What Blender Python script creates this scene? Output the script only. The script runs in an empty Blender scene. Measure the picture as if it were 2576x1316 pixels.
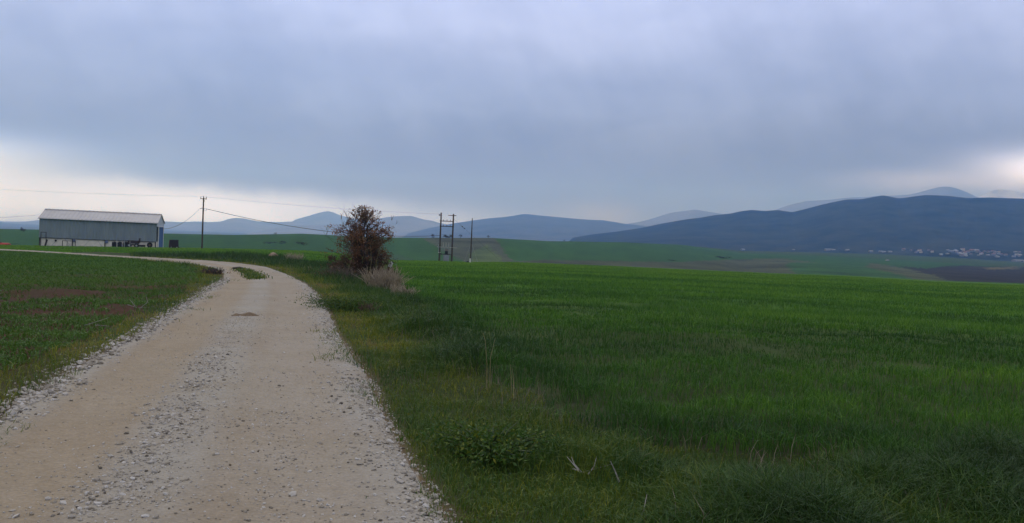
import bpy, math, random
import numpy as np
from mathutils import Vector, Matrix
R_ = math.radians
random.seed(7); rng = np.random.default_rng(11)
sc = bpy.context.scene
COL = sc.collection

# ------------------------------------------------------------------ camera
EYE = 1.7; F = 2061.0; CX, CY = 1288.0, 658.0
PITCH = math.atan(58 / F); ROLL = R_(2.5)
fwd = Vector((0, math.cos(PITCH), -math.sin(PITCH)))
up0 = Vector((0, math.sin(PITCH), math.cos(PITCH))); r0 = Vector((1, 0, 0))
rgt = r0 * math.cos(ROLL) + up0 * math.sin(ROLL)
upv = -r0 * math.sin(ROLL) + up0 * math.cos(ROLL)
cam_d = bpy.data.cameras.new('camera'); cam = bpy.data.objects.new('camera', cam_d); COL.objects.link(cam)
m = Matrix((rgt, upv, -fwd)).transposed().to_4x4(); m.translation = (0, 0, EYE); cam.matrix_world = m
cam_d.sensor_width = 36; cam_d.lens = 36 * F / 2576; cam_d.clip_start = .1; cam_d.clip_end = 60000
sc.camera = cam

def ray(px, py): return (fwd + rgt * ((px - CX) / F) + upv * ((CY - py) / F))
def azt(px, py):
    d = ray(px, py); return math.atan2(d.x, d.y), d.z / math.hypot(d.x, d.y)

# ------------------------------------------------------------------ noise
def _h(i, j, s):
    v = np.sin(i * 127.1 + j * 311.7 + s * 74.7) * 43758.5453
    return v - np.floor(v)
def vnoise(x, y, s=0):
    x = np.asarray(x, float); y = np.asarray(y, float)
    i = np.floor(x); j = np.floor(y); u = x - i; v = y - j
    u = u * u * (3 - 2 * u); v = v * v * (3 - 2 * v)
    return (_h(i, j, s) * (1 - u) + _h(i + 1, j, s) * u) * (1 - v) + (_h(i, j + 1, s) * (1 - u) + _h(i + 1, j + 1, s) * u) * v
def fbm(x, y, s=0, o=4):
    t = 0; a = .5; n = 0
    for k in range(o):
        t = t + a * vnoise(np.asarray(x) * 2 ** k, np.asarray(y) * 2 ** k, s + k * 3); n += a; a *= .5
    return t / n

# ------------------------------------------------------------------ terrain
crest_px = [(-700, 600, 185), (-300, 608, 180), (0, 617, 172), (385, 623, 160), (508, 625, 152), (576, 626.5, 150), (769, 631, 152), (866, 639, 156),
            (980, 655, 168), (1106, 657, 172), (1184, 660, 175), (1281, 660, 178), (1515, 668, 190), (1707, 676.5, 200),
            (1948, 687, 212), (2138, 693, 222), (2360, 706, 235), (2576, 713, 245), (3000, 735, 255)]
ridge_px = [(-700, 545, 560), (-300, 564, 540), (0, 578, 520), (100, 579, 520), (415, 588, 520), (500, 590, 520), (590, 591, 530), (760, 588, 540), (870, 593, 560), (1000, 597, 570),
            (1180, 598, 590), (1240, 598, 600), (1377, 607, 680), (1570, 609, 800), (1707, 616, 950), (1860, 630, 1300), (2054, 635, 1450),
            (2221, 640, 1550), (2388, 648, 1600), (2576, 660, 1650), (3000, 676, 1700)]
C_az, C_t = np.array([azt(a, b) for a, b, c in crest_px]).T; C_r = np.array([c for a, b, c in crest_px])
G_az, G_t = np.array([azt(a, b) for a, b, c in ridge_px]).T; G_r = np.array([c for a, b, c in ridge_px])

def sramp(r, a=14., w=8.): return (np.sqrt((r - a) ** 2 + w * w) + (r - a)) / 2 - (math.sqrt(a * a + w * w) - a) / 2
def sstep(u): u = np.clip(u, 0, 1); return u * u * (3 - 2 * u)
def Hpol(r, az):
    r = np.asarray(r, float); az = np.asarray(az, float)
    Rc = np.interp(az, C_az, C_r); tc = np.interp(az, C_az, C_t); zc = EYE + Rc * tc
    Rf = np.interp(az, G_az, G_r); zf = EYE + Rf * np.interp(az, G_az, G_t)
    Rv = Rc + .30 * (np.minimum(Rf, 900) - Rc); zv = np.minimum(zc - 5, zf - 9)
    zp = np.interp(az, [R_(-5), R_(12), R_(20)], [-50, -30, -18]); Rb = Rf + np.interp(az, [0, R_(20)], [900, 500])
    z = np.where(r <= Rc, zc * sramp(r) / sramp(Rc), 0)
    u = np.clip((r - Rc) / (Rv - Rc), 0, 1); z = np.where(r > Rc, zc + (zv - zc) * (1 - (1 - u) ** 2), z)
    z = np.where(r > Rv, zv + (zf - zv) * sstep((r - Rv) / (Rf - Rv)), z)
    z = np.where(r > Rf, zf + (zp - zf) * sstep((r - Rf) / (Rb - Rf)), z)
    return z
def Hxy(x, y): return Hpol(np.hypot(x, y), np.arctan2(x, y))
def hit(px, py, rmax=400.):
    """ground point under a direction of view (visible near ground)"""
    az, t = azt(px, py); lo, hi = 1., rmax
    rr = np.geomspace(1.2, rmax, 3000); z = Hpol(rr, np.full(3000, az)); below = np.nonzero(EYE + rr * t <= z)[0]
    r = rr[below[0]] if len(below) else rmax
    return np.array([r * math.sin(az), r * math.cos(az), float(Hpol(r, az))])
def at(px, py, Y):
    """point along a direction at depth Y"""
    d = ray(px, py); return Vector((d.x / d.y * Y, Y, EYE + d.z / d.y * Y))

# ---- the road: edges on the ground
Lpx = [(-420, 1330), (-210, 1180), (0, 1060), (120, 962), (240, 903), (330, 855), (450, 775), (520, 732), (562, 705), (563, 692), (548, 677), (505, 667), (440, 659.5), (330, 650.5), (200, 642), (80, 634), (-150, 621)]
Rpx = [(1260, 1500), (1120, 1330), (1065, 1215), (1000, 1130), (958, 1040), (935, 960), (890, 905), (843, 830), (818, 760), (770, 714), (725, 692), (672, 673), (600, 663), (520, 656.5), (430, 651.5), (300, 644.5), (200, 638.5), (80, 631), (-150, 618)]
def resample(P, n):
    P = np.asarray(P, float); d = np.r_[0, np.cumsum(np.hypot(*np.diff(P[:, :2], axis=0).T))]
    d = d ** .5 if False else d
    k = np.linspace(0, d[-1], n); return np.stack([np.interp(k, d, P[:, i]) for i in range(P.shape[1])], 1)
def smooth(P, n=3):
    for _ in range(n):
        Q = P.copy(); Q[1:-1] = (P[:-2] + 2 * P[1:-1] + P[2:]) / 4; P = Q
    return P
NS = 500
Ledge = np.array([hit(a, b)[:2] for a, b in Lpx]); Redge = np.array([hit(a, b)[:2] for a, b in Rpx])
# extend behind the camera
Ledge = np.r_[[[Ledge[0][0] - .4, -8]], Ledge]; Redge = np.r_[[[Redge[0][0] + .35, -8]], Redge]
def pair(Pl, Pr, n):
    """walk both edges in step, matching by nearest point"""
    L = smooth(resample(Pl, 400), 6); Rr = smooth(resample(Pr, 400), 5)
    out = []; j0 = 0
    for p in Rr[::2]:
        d = np.hypot(*(L - p).T); d[:j0] = 1e9; d[j0 + 40:] = 1e9
        j = int(np.argmin(d)); j0 = max(j, j0); out.append((L[j0], p))
    A = np.array([o[0] for o in out]); B = np.array([o[1] for o in out])
    A = smooth(A, 6); B = smooth(B, 1); C = (A + B) / 2
    d = np.r_[0, np.cumsum(np.hypot(*np.diff(C, axis=0).T))]
    k = np.linspace(0, 1, n) ** 1.5 * d[-1]
    return np.stack([np.interp(k, d, A[:, i]) for i in (0, 1)], 1), np.stack([np.interp(k, d, B[:, i]) for i in (0, 1)], 1), k
RL, RR, RS = pair(Ledge, Redge, NS)
RC = (RL + RR) / 2; RHW = np.hypot(*(RR - RL).T) / 2
def road_d(x, y):
    """distance outside the road edge (negative inside), and side (+1 right)"""
    x = np.asarray(x, float).ravel(); y = np.asarray(y, float).ravel(); o = np.full(x.shape, 99.); s = np.zeros(x.shape)
    sel = np.nonzero((y < 95) & (y > -10) & (x < 12) & (x > -90))[0]; idx = np.arange(0, NS, 2)
    T = np.gradient(RC, axis=0); T /= np.maximum(np.hypot(*T.T)[:, None], 1e-6)
    for k in range(0, len(sel), 20000):
        q = sel[k:k + 20000]; dx = x[q, None] - RC[None, idx, 0]; dy = y[q, None] - RC[None, idx, 1]
        d = np.hypot(dx, dy); j = np.argmin(d, 1); a = np.arange(len(q)); ii = idx[j]
        o[q] = d[a, j] - RHW[ii]; s[q] = np.sign(dx[a, j] * T[ii, 1] - dy[a, j] * T[ii, 0])
    return o, s
def inpoly(x, y, P):
    c = np.zeros(np.shape(x), bool); n = len(P)
    for i in range(n):
        x1, y1 = P[i]; x2, y2 = P[(i + 1) % n]
        if y1 == y2: continue
        k = ((y1 > y) != (y2 > y)) & (x < (x2 - x1) * (y - y1) / (y2 - y1) + x1); c ^= k
    return c
Vpx = [(250, 634), (450, 642), (560, 640), (700, 641), (770, 662), (850, 674), (900, 688), (985, 694), (1050, 750), (1130, 840), (1250, 940), (1400, 1045), (1600, 1125), (2000, 1155), (2576, 1175), (3100, 1200)]
Vb = [hit(a, b)[:2] for a, b in Vpx]
VERGE_R = [tuple(p) for p in Vb] + [(14, -6), (0, -6)] + [tuple(p) for p in RC[::6][1:] if p[0] > -45]
Wpx = [(330, 655), (440, 664), (490, 675), (505, 690), (470, 732), (350, 785), (250, 840), (120, 890), (0, 940), (-300, 1050), (-700, 1250)]
Wb = [hit(a, b)[:2] for a, b in Wpx]
VERGE_L = [tuple(p) for p in Wb] + [(-8, -4)] + [tuple(p) for p in RC[::6] if p[1] > -4 and p[0] > -25]

def zones(x, y):
    """0 far land, 1 crop right, 2 verge right, 3 verge left, 4 left field, 5 road"""
    x = np.asarray(x, float).ravel(); y = np.asarray(y, float).ravel()
    r = np.hypot(x, y); az = np.arctan2(x, y); Rc = np.interp(az, C_az, C_r)
    d, s = road_d(x, y)
    wob = (fbm(x * .9, y * .9, 5) - .5) * .9
    vr = inpoly(x + wob, y + wob, VERGE_R); vl = inpoly(x + wob, y - wob, VERGE_L)
    z = np.where(r > Rc + 6, 0, 1)
    nearL = (s < 0) & (d < 90) & (r < Rc)
    z = np.where(nearL & (z == 1), 4, z)
    z = np.where(vr & (z != 0), 2, z); z = np.where(vl & (z != 0) & ~((s > 0)), 3, z)
    z = np.where(d < 0, 5, z)
    return z, d, s

def lin(c): c = np.asarray(c, float) / 255.; return np.where(c <= .04045, c / 12.92, ((c + .055) / 1.055) ** 2.4)

FIELD_POLYS = [  # land use beyond the crest, polygons of view directions turned into ground areas
    ('fallow', [(1062, 597), (1245, 597), (1290, 660), (1180, 664), (1130, 640), (1105, 622)], (.05, .058, .036)),
    ('dry', [(1180, 640), (1225, 615), (1262, 650), (1255, 664), (1180, 664)], (.06, .085, .032)),
    ('tan', [(1290, 659), (1360, 654), (1560, 657), (1700, 660), (1800, 655), (1960, 650), (2120, 668), (2230, 692), (2230, 710), (1950, 700), (1700, 690), (1290, 675)], (.05, .058, .03)),
    ('green_slope', [(1990, 660), (2130, 662), (2190, 672), (2300, 702), (2300, 715), (2150, 712), (2000, 686), (1975, 668)], (.026, .066, .016)),
    ('tan_edge', [(2185, 660), (2265, 673), (2330, 684), (2420, 710), (2360, 720), (2290, 700), (2180, 672)], (.055, .062, .03)),
    ('ploughed', [(2255, 669), (2330, 676), (2370, 669), (2430, 668), (2520, 671), (2700, 675), (2700, 730), (2430, 720), (2350, 695)], (.022, .021, .017)),
    ('yellow', [(2470, 673), (2550, 672), (2570, 677), (2490, 678)], (.09, .08, .035)),
    ('grey_strip', [(560, 640), (1000, 640), (1060, 664), (560, 664)], (.028, .056, .024)),
]
def ground_colour(x, y):
    r = np.hypot(x, y); az = np.arctan2(x, y); z, d, s = zones(x, y); n = len(z); t = (Hpol(r, az) - EYE) / r
    c = np.zeros((n, 3)); f1 = fbm(x * .35, y * .35, 1)[:, None]; f2 = fbm(x * 1.7, y * 1.7, 2)[:, None]; f3 = fbm(x * .05, y * .05, 9)[:, None]
    def mix(a, b, f): return np.array(a) * (1 - f) + np.array(b) * f
    crop = mix((.034, .09, .012), (.055, .12, .015), np.clip(f3 * 1.6 - .3, 0, 1)) * (.8 + .4 * f2)
    soil = mix((.03, .034, .017), (.042, .04, .022), f2)
    k = np.clip((r - 6) / 30, 0, 1)[:, None]
    c[:] = np.where((z == 1)[:, None], soil * (1 - k) + crop * k, c)
    vg = mix((.05, .045, .022), (.028, .05, .012), np.clip(f1 * 2.4 - .7, 0, 1)) * (.75 + .5 * f2)
    c[:] = np.where(((z == 2) | (z == 3))[:, None], vg, c)
    red = mix((.062, .026, .017), (.045, .034, .02), f2); lf = mix(red, (.036, .09, .013), np.clip((r[:, None] - 24) / 30, 0, 1))
    c[:] = np.where((z == 4)[:, None], lf, c)
    edge = np.exp(-np.clip(d, 0, 9) / .10)[:, None] * (r < 60)[:, None]
    c[:] = np.where((z != 0)[:, None], c * (1 - edge) + np.array((.12, .085, .05)) * edge, c)
    c[:] = np.where((z == 5)[:, None], np.array((.2, .17, .13)), c)
    # far fields
    g = fbm(x * .012, y * .012, 31)[:, None]
    far = mix((.03, .078, .015), (.022, .06, .018), g)
    # darker and paler strips on the far fields
    st = fbm(az * 60, r * .02, 77)[:, None]; far = far * (.82 + .36 * st)
    far = np.where((r > 1000)[:, None], mix((.026, .056, .016), (.042, .056, .024), fbm(x * .006, y * .006, 12)[:, None]), far)
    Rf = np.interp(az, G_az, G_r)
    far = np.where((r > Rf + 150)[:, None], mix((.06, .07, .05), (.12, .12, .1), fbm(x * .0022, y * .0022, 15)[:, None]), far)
    px = CX + 0 * r
    for name, P, col in FIELD_POLYS:
        Q = [azt(a, b) for a, b in P]
        wob = (fbm(x * .05, y * .05, 41) - .5) * .002 + rng.normal(0, .0005, n)
        k = inpoly(az + wob * 3, t + wob, Q) & (z == 0)
        cc = np.array(col) * (.45 + 1.1 * fbm(x * .06, y * .03, 51)[:, None])
        far = np.where(k[:, None], cc, far)
    c[:] = np.where((z == 0)[:, None], far, c)
    return c

# ------------------------------------------------------------------ materials
def new_mat(name):
    mt = bpy.data.materials.new(name); mt.use_nodes = True; nt = mt.node_tree
    b = nt.nodes['Principled BSDF']; b.inputs['Specular IOR Level'].default_value = .25
    return mt, nt, b
def N(nt, t, **kw):
    n = nt.nodes.new(t)
    for k, v in kw.items(): setattr(n, k, v)
    return n
def noise_fac(nt, scale, detail=5, rough=.6, coord='Object', lo=.3, hi=.7, stretch=None):
    tc = N(nt, 'ShaderNodeTexCoord'); nz = N(nt, 'ShaderNodeTexNoise'); nz.inputs['Scale'].default_value = scale; nz.inputs['Detail'].default_value = detail; nz.inputs['Roughness'].default_value = rough
    src = tc.outputs[coord]
    if stretch:
        mp = N(nt, 'ShaderNodeMapping'); mp.inputs['Scale'].default_value = stretch; nt.links.new(src, mp.inputs['Vector']); src = mp.outputs[0]
    nt.links.new(src, nz.inputs['Vector'])
    mr = N(nt, 'ShaderNodeMapRange'); mr.inputs[1].default_value = lo; mr.inputs[2].default_value = hi; nt.links.new(nz.outputs['Fac'], mr.inputs[0])
    return mr.outputs[0], nz.outputs['Fac']
def mixc(nt, fac, a, b, mode='MIX'):
    n = N(nt, 'ShaderNodeMix', data_type='RGBA', blend_type=mode)
    for s, v in ((0, fac), (6, a), (7, b)):
        if hasattr(v, 'is_output') or hasattr(v, 'links'): nt.links.new(v, n.inputs[s])
        else: n.inputs[s].default_value = v if s == 0 else (*v, 1)
    return n.outputs[2]
def bump(nt, b, h, strength=.5, dist=.02):
    n = N(nt, 'ShaderNodeBump'); n.inputs['Strength'].default_value = strength; n.inputs['Distance'].default_value = dist
    nt.links.new(h, n.inputs['Height']); nt.links.new(n.outputs[0], b.inputs['Normal'])
def mat(name, c1, c2=None, scale=4, rough=.7, metal=0, bmp=0, bd=.02, stretch=None, lo=.3, hi=.7, spec=.25):
    mt, nt, b = new_mat(name); c2 = c2 or tuple(x * .7 for x in c1)
    f, h = noise_fac(nt, scale, lo=lo, hi=hi, stretch=stretch); nt.links.new(mixc(nt, f, c1, c2), b.inputs['Base Color'])
    b.inputs['Roughness'].default_value = rough; b.inputs['Metallic'].default_value = metal; b.inputs['Specular IOR Level'].default_value = spec
    if bmp: bump(nt, b, h, bmp, bd)
    return mt
def blade_mat(name, ramp, transl=.35, rough=.55, spec=.2):
    """leaf material: colour picked by each blade's own 'tint' attribute"""
    mt, nt, b = new_mat(name); at_ = N(nt, 'ShaderNodeAttribute', attribute_name='tint'); cr = N(nt, 'ShaderNodeValToRGB')
    nt.links.new(at_.outputs['Fac'], cr.inputs[0]); el = cr.color_ramp.elements
    while len(el) < len(ramp): el.new(.5)
    for e, (p, c) in zip(el, ramp): e.position = p; e.color = (*c, 1)
    nt.links.new(cr.outputs[0], b.inputs['Base Color']); b.inputs['Roughness'].default_value = rough; b.inputs['Specular IOR Level'].default_value = spec
    tr = N(nt, 'ShaderNodeBsdfTranslucent'); nt.links.new(cr.outputs[0], tr.inputs[0]); mx = N(nt, 'ShaderNodeMixShader'); mx.inputs[0].default_value = transl
    nt.links.new(b.outputs[0], mx.inputs[1]); nt.links.new(tr.outputs[0], mx.inputs[2]); nt.links.new(mx.outputs[0], nt.nodes['Material Output'].inputs[0])
    return mt

def ground_mat():
    mt, nt, b = new_mat('ground'); at_ = N(nt, 'ShaderNodeAttribute', attribute_name='ground_colour')
    f, h = noise_fac(nt, 6, 8, .7, lo=.25, hi=.75); f2, h2 = noise_fac(nt, .25, 8, .75, lo=.3, hi=.7)
    c = mixc(nt, f, (.72, .72, .72), (1.25, 1.25, 1.25)); c2 = mixc(nt, f2, (.78, .8, .78), (1.2, 1.18, 1.2))
    x = mixc(nt, 1., at_.outputs['Color'], c, 'MULTIPLY'); x = mixc(nt, 1., x, c2, 'MULTIPLY')
    nt.links.new(x, b.inputs['Base Color']); b.inputs['Roughness'].default_value = .95; b.inputs['Specular IOR Level'].default_value = .05
    bump(nt, b, h, .6, .05); return mt
def road_mat():
    mt, nt, b = new_mat('gravel_road'); uv = N(nt, 'ShaderNodeUVMap'); sp = N(nt, 'ShaderNodeSeparateXYZ'); nt.links.new(uv.outputs[0], sp.inputs[0])
    tc = N(nt, 'ShaderNodeTexCoord')
    f, h = noise_fac(nt, 1.1, 7, .65, lo=.35, hi=.65); f2, h2 = noise_fac(nt, 9, 8, .75, lo=.3, hi=.7); f3, h3 = noise_fac(nt, .55, 6, .6, lo=.42, hi=.62)
    base = mixc(nt, f, (.27, .215, .15), (.32, .265, .20)); base = mixc(nt, f3, base, (.235, .16, .09))
    # packed pale wheel tracks and grey crushed stone down the middle
    def band(c, w):
        a = N(nt, 'ShaderNodeMath', operation='SUBTRACT'); nt.links.new(sp.outputs[0], a.inputs[0]); a.inputs[1].default_value = c
        q = N(nt, 'ShaderNodeMath', operation='ABSOLUTE'); nt.links.new(a.outputs[0], q.inputs[0])
        s = N(nt, 'ShaderNodeMapRange', interpolation_type='SMOOTHSTEP'); nt.links.new(q.outputs[0], s.inputs[0]); s.inputs[1].default_value = w; s.inputs[2].default_value = w * .25
        g = N(nt, 'ShaderNodeMath', operation='MULTIPLY'); nt.links.new(s.outputs[0], g.inputs[0]); h_ = N(nt, 'ShaderNodeMath', operation='MULTIPLY_ADD'); nt.links.new(f, h_.inputs[0]); h_.inputs[1].default_value = .55; h_.inputs[2].default_value = .4; nt.links.new(h_.outputs[0], g.inputs[1]); return g.outputs[0]
    base = mixc(nt, band(.25, .2), base, (.325, .262, .19)); base = mixc(nt, band(.74, .24), base, (.335, .285, .23))
    base = mixc(nt, band(.47, .17), base, (.345, .315, .275)); base = mixc(nt, band(1.0, .2), base, (.345, .315, .28)); base = mixc(nt, band(0., .16), base, (.35, .32, .28))
    vo = N(nt, 'ShaderNodeTexVoronoi'); vo.inputs['Scale'].default_value = 34; nt.links.new(tc.outputs['Object'], vo.inputs['Vector'])
    vr = N(nt, 'ShaderNodeMapRange'); nt.links.new(vo.outputs['Distance'], vr.inputs[0]); vr.inputs[1].default_value = .0; vr.inputs[2].default_value = .6; vr.inputs[3].default_value = 1.18; vr.inputs[4].default_value = .8
    cmb = N(nt, 'ShaderNodeCombineColor'); [nt.links.new(vr.outputs[0], cmb.inputs[i]) for i in range(3)]
    x = mixc(nt, .45, base, cmb.outputs[0], 'MULTIPLY'); sp2 = mixc(nt, f2, (.84, .83, .82), (1.1, 1.1, 1.1)); x = mixc(nt, 1., x, sp2, 'MULTIPLY')
    x = mixc(nt, 1., x, (.85, .87, .85), 'MULTIPLY'); nt.links.new(x, b.inputs['Base Color']); b.inputs['Roughness'].default_value = .9; b.inputs['Specular IOR Level'].default_value = .15
    ad = N(nt, 'ShaderNodeMath', operation='SUBTRACT'); nt.links.new(h2, ad.inputs[0]); nt.links.new(vo.outputs['Distance'], ad.inputs[1]); bump(nt, b, ad.outputs[0], .55, .018)
    return mt

# ------------------------------------------------------------------ object helpers
def tag(o, label, cat, group=None, kind=None):
    o['label'] = label
    if kind: o['kind'] = kind
    o['category'] = cat
    if group: o['group'] = group
    return o
def link_mesh(name, me, material, parent=None):
    o = bpy.data.objects.new(name, me); COL.objects.link(o)
    if material: me.materials.append(material)
    if parent is not None: o.parent = parent
    return o
def np_mesh(name, V, faces, material, parent=None, attrs=None, uv=None, smooth_=False):
    """faces: list of index arrays (n,k)"""
    me = bpy.data.meshes.new(name); V = np.asarray(V, np.float32); me.vertices.add(len(V)); me.vertices.foreach_set('co', V.ravel())
    li = np.concatenate([f.ravel() for f in faces]).astype(np.int32); cnt = np.concatenate([np.full(len(f), f.shape[1]) for f in faces]).astype(np.int32)
    me.loops.add(len(li)); me.loops.foreach_set('vertex_index', li); me.polygons.add(len(cnt))
    st = np.r_[0, np.cumsum(cnt)[:-1]].astype(np.int32); me.polygons.foreach_set('loop_start', st); me.polygons.foreach_set('loop_total', cnt)
    me.polygons.foreach_set('use_smooth', np.full(len(cnt), smooth_))
    if uv is not None:
        l = me.uv_layers.new(name='UVMap'); l.data.foreach_set('uv', np.asarray(uv, np.float32)[li].ravel())
    me.update(calc_edges=True)
    for k, a in (attrs or {}).items():
        if a.ndim == 2:
            q = me.attributes.new(k, 'FLOAT_COLOR', 'POINT'); q.data.foreach_set('color', np.c_[a, np.ones(len(a))].astype(np.float32).ravel())
        else:
            q = me.attributes.new(k, 'FLOAT', 'POINT'); q.data.foreach_set('value', a.astype(np.float32))
    return link_mesh(name, me, material, parent)
class MB:
    def __init__(s): s.v = []; s.f = []
    def add(s, v, f):
        o = len(s.v); s.v += [tuple(p) for p in v]; s.f += [tuple(i + o for i in q) for q in f]; return s
    def box(s, c, d, rz=0, tilt=None, taper=1.):
        M = Matrix.Rotation(rz, 3, 'Z')
        if tilt is not None: M = M @ tilt
        v = []
        for z in (-1, 1):
            k = taper if z > 0 else 1
            for x, y in ((-1, -1), (1, -1), (1, 1), (-1, 1)): v.append(Vector(c) + M @ Vector((x * d[0] / 2 * k, y * d[1] / 2 * k, z * d[2] / 2)))
        return s.add(v, [(3, 2, 1, 0), (4, 5, 6, 7), (0, 1, 5, 4), (1, 2, 6, 5), (2, 3, 7, 6), (3, 0, 4, 7)])
    def tube(s, pts, rad, n=8, cap=True):
        pts = [Vector(p) for p in pts]; k = len(pts); rad = rad if hasattr(rad, '__len__') else [rad] * k; v = []; f = []
        ref = None
        for i, p in enumerate(pts):
            t = (pts[min(i + 1, k - 1)] - pts[max(i - 1, 0)]).normalized()
            if ref is None: ref = Vector((1, 0, 0)) if abs(t.x) < .9 else Vector((0, 1, 0))
            a = (ref - t * ref.dot(t)).normalized(); ref = a; b = t.cross(a)
            for j in range(n):
                g = 2 * math.pi * j / n; v.append(p + (a * math.cos(g) + b * math.sin(g)) * rad[i])
        for i in range(k - 1):
            for j in range(n): f.append((i * n + j, i * n + (j + 1) % n, (i + 1) * n + (j + 1) % n, (i + 1) * n + j))
        if cap: f += [tuple(range(n - 1, -1, -1)), tuple(range((k - 1) * n, k * n))]
        return s.add(v, f)
    def build(s, name, material, parent=None, smooth_=False, attrs=None):
        me = bpy.data.meshes.new(name); me.from_pydata(s.v, [], s.f); me.update()
        if smooth_: me.polygons.foreach_set('use_smooth', [True] * len(me.polygons))
        for k, a in (attrs or {}).items():
            q = me.attributes.new(k, 'FLOAT', 'POINT'); q.data.foreach_set('value', np.asarray(a, np.float32))
        return link_mesh(name, me, material, parent)
def empty(name, loc, rz=0):
    o = bpy.data.objects.new(name, None); COL.objects.link(o); o.location = loc; o.rotation_euler = (0, 0, rz); o.empty_display_size = .2; return o
def copy_tree(o, parent=None):
    c = o.copy(); COL.objects.link(c)
    if parent is not None: c.parent = parent
    for ch in o.children: copy_tree(ch, c)
    return c

M_ground = ground_mat(); M_road = road_mat()

# ------------------------------------------------------------------ ground sheet
def build_ground():
    az = np.r_[np.linspace(-180, -46, 50), np.arange(-45, 45.01, .1), np.linspace(46, 180, 50)[:-1]]; az = np.radians(az)
    rr = np.unique(np.r_[np.geomspace(1.2, 120, 260), np.linspace(121, 300, 110), np.geomspace(302, 1800, 170), np.geomspace(1830, 8950, 40)])
    A, Rr = np.meshgrid(az, rr); x = Rr * np.sin(A); y = Rr * np.cos(A); z = Hpol(Rr, np.clip(A, -1.2, 1.2))
    d, s = road_d(x, y); d = d.reshape(x.shape)
    off = sstep((d - .0) / .9); lump = (fbm(x * 1.3, y * 1.3, 3) - .5) * .16 + (fbm(x * .25, y * .25, 4) - .5) * .25
    z = z + lump * off * (Rr < 60) * np.clip((60 - Rr) / 30, 0, 1) - .10 * (d < -.25)
    # small unevenness of the far slopes
    z = z + np.where(Rr > 300, (fbm(x * .008, y * .008, 8) - .5) * np.clip((Rr - 300) / 300, 0, 1) * 1.2, 0)
    nr, na = x.shape; V = np.stack([x, y, z], -1).reshape(-1, 3)
    col = np.concatenate([ground_colour(V[k:k + 60000, 0], V[k:k + 60000, 1]) for k in range(0, len(V), 60000)])
    i = np.arange(nr - 1)[:, None] * na; j = np.arange(na)[None, :]; j2 = (j + 1) % na
    q = np.stack([i + j, i + na + j, i + na + j2, i + j2], -1).reshape(-1, 4)[:, ::-1]
    cen = len(V); V = np.r_[V, [[0, 0, 0]]]; col = np.r_[col, col[:1]]
    t = np.stack([np.full(na, cen), np.arange(na), (np.arange(na) + 1) % na], 1)[:, ::-1]
    o = np_mesh('ground', V, [q, t], M_ground, attrs={'ground_colour': col}, smooth_=True)
    tag(o, 'rolling farmland of green fields, fallow strips and valley floor', 'ground', kind='structure')
build_ground()

def Zg(x, y):
    """height of the near ground sheet with its lumps"""
    x = np.asarray(x, float); y = np.asarray(y, float); d, s = road_d(x, y); d = d.reshape(x.shape); r = np.hypot(x, y)
    off = sstep(d / .9); lump = (fbm(x * 1.3, y * 1.3, 3) - .5) * .16 + (fbm(x * .25, y * .25, 4) - .5) * .25
    return Hpol(r, np.arctan2(x, y)) + lump * off * (r < 60) * np.clip((60 - r) / 30, 0, 1)

# ------------------------------------------------------------------ road
def road_pt(si, t):
    """si: fractional index along, t: 0 left edge .. 1 right edge"""
    k = np.clip(si, 0, NS - 1.001); i = k.astype(int); u = (k - i)[:, None]
    L = RL[i] * (1 - u) + RL[i + 1] * u; Q = RR[i] * (1 - u) + RR[i + 1] * u; p = L + (Q - L) * t[:, None]
    s = RS[i] * (1 - u[:, 0]) + RS[i + 1] * u[:, 0]
    zz = .05 - .035 * np.exp(-((t - .25) / .11) ** 2) - .035 * np.exp(-((t - .74) / .12) ** 2) - .03 * np.clip(fbm(p[:, 0] * .9, p[:, 1] * .9, 25) - .58, 0, 1) * 4 + .012 * (fbm(p[:, 0] * 2.2, p[:, 1] * 2.2, 21) - .5) + .03 * (fbm(p[:, 0] * .6, p[:, 1] * .6, 22) - .5)
    e = np.clip(np.maximum(-t, t - 1) / .06 + 1, 0, 1.5); zz = zz - .05 * np.clip(e, 0, 1) ** 2 - .1 * np.clip(e - 1, 0, 1)
    return np.c_[p, Hxy(p[:, 0], p[:, 1]) + zz], s
def build_road():
    nt_ = 56; t = np.linspace(-.05, 1.05, nt_); S, T = np.meshgrid(np.arange(NS), t, indexing='ij')
    wob = (fbm(S * .22, T * 0, 61) - .5) * .14; wob2 = (fbm(S * .22, T * 0, 62) - .5) * .16
    Tt = T + np.where(T < .5, wob * (1 - 2 * T), wob2 * (2 * T - 1))
    P, s = road_pt(S.ravel().astype(float), Tt.ravel())
    i = np.arange(NS - 1)[:, None] * nt_; j = np.arange(nt_ - 1)[None, :]
    q = np.stack([i + j, i + j + 1, i + nt_ + j + 1, i + nt_ + j], -1).reshape(-1, 4)
    o = np_mesh('road', P, [q], M_road, uv=np.c_[Tt.ravel(), s * .1], smooth_=True)
    tag(o, 'pale dusty gravel farm track curving left through the fields', 'dirt road', kind='structure')
build_road()

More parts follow.
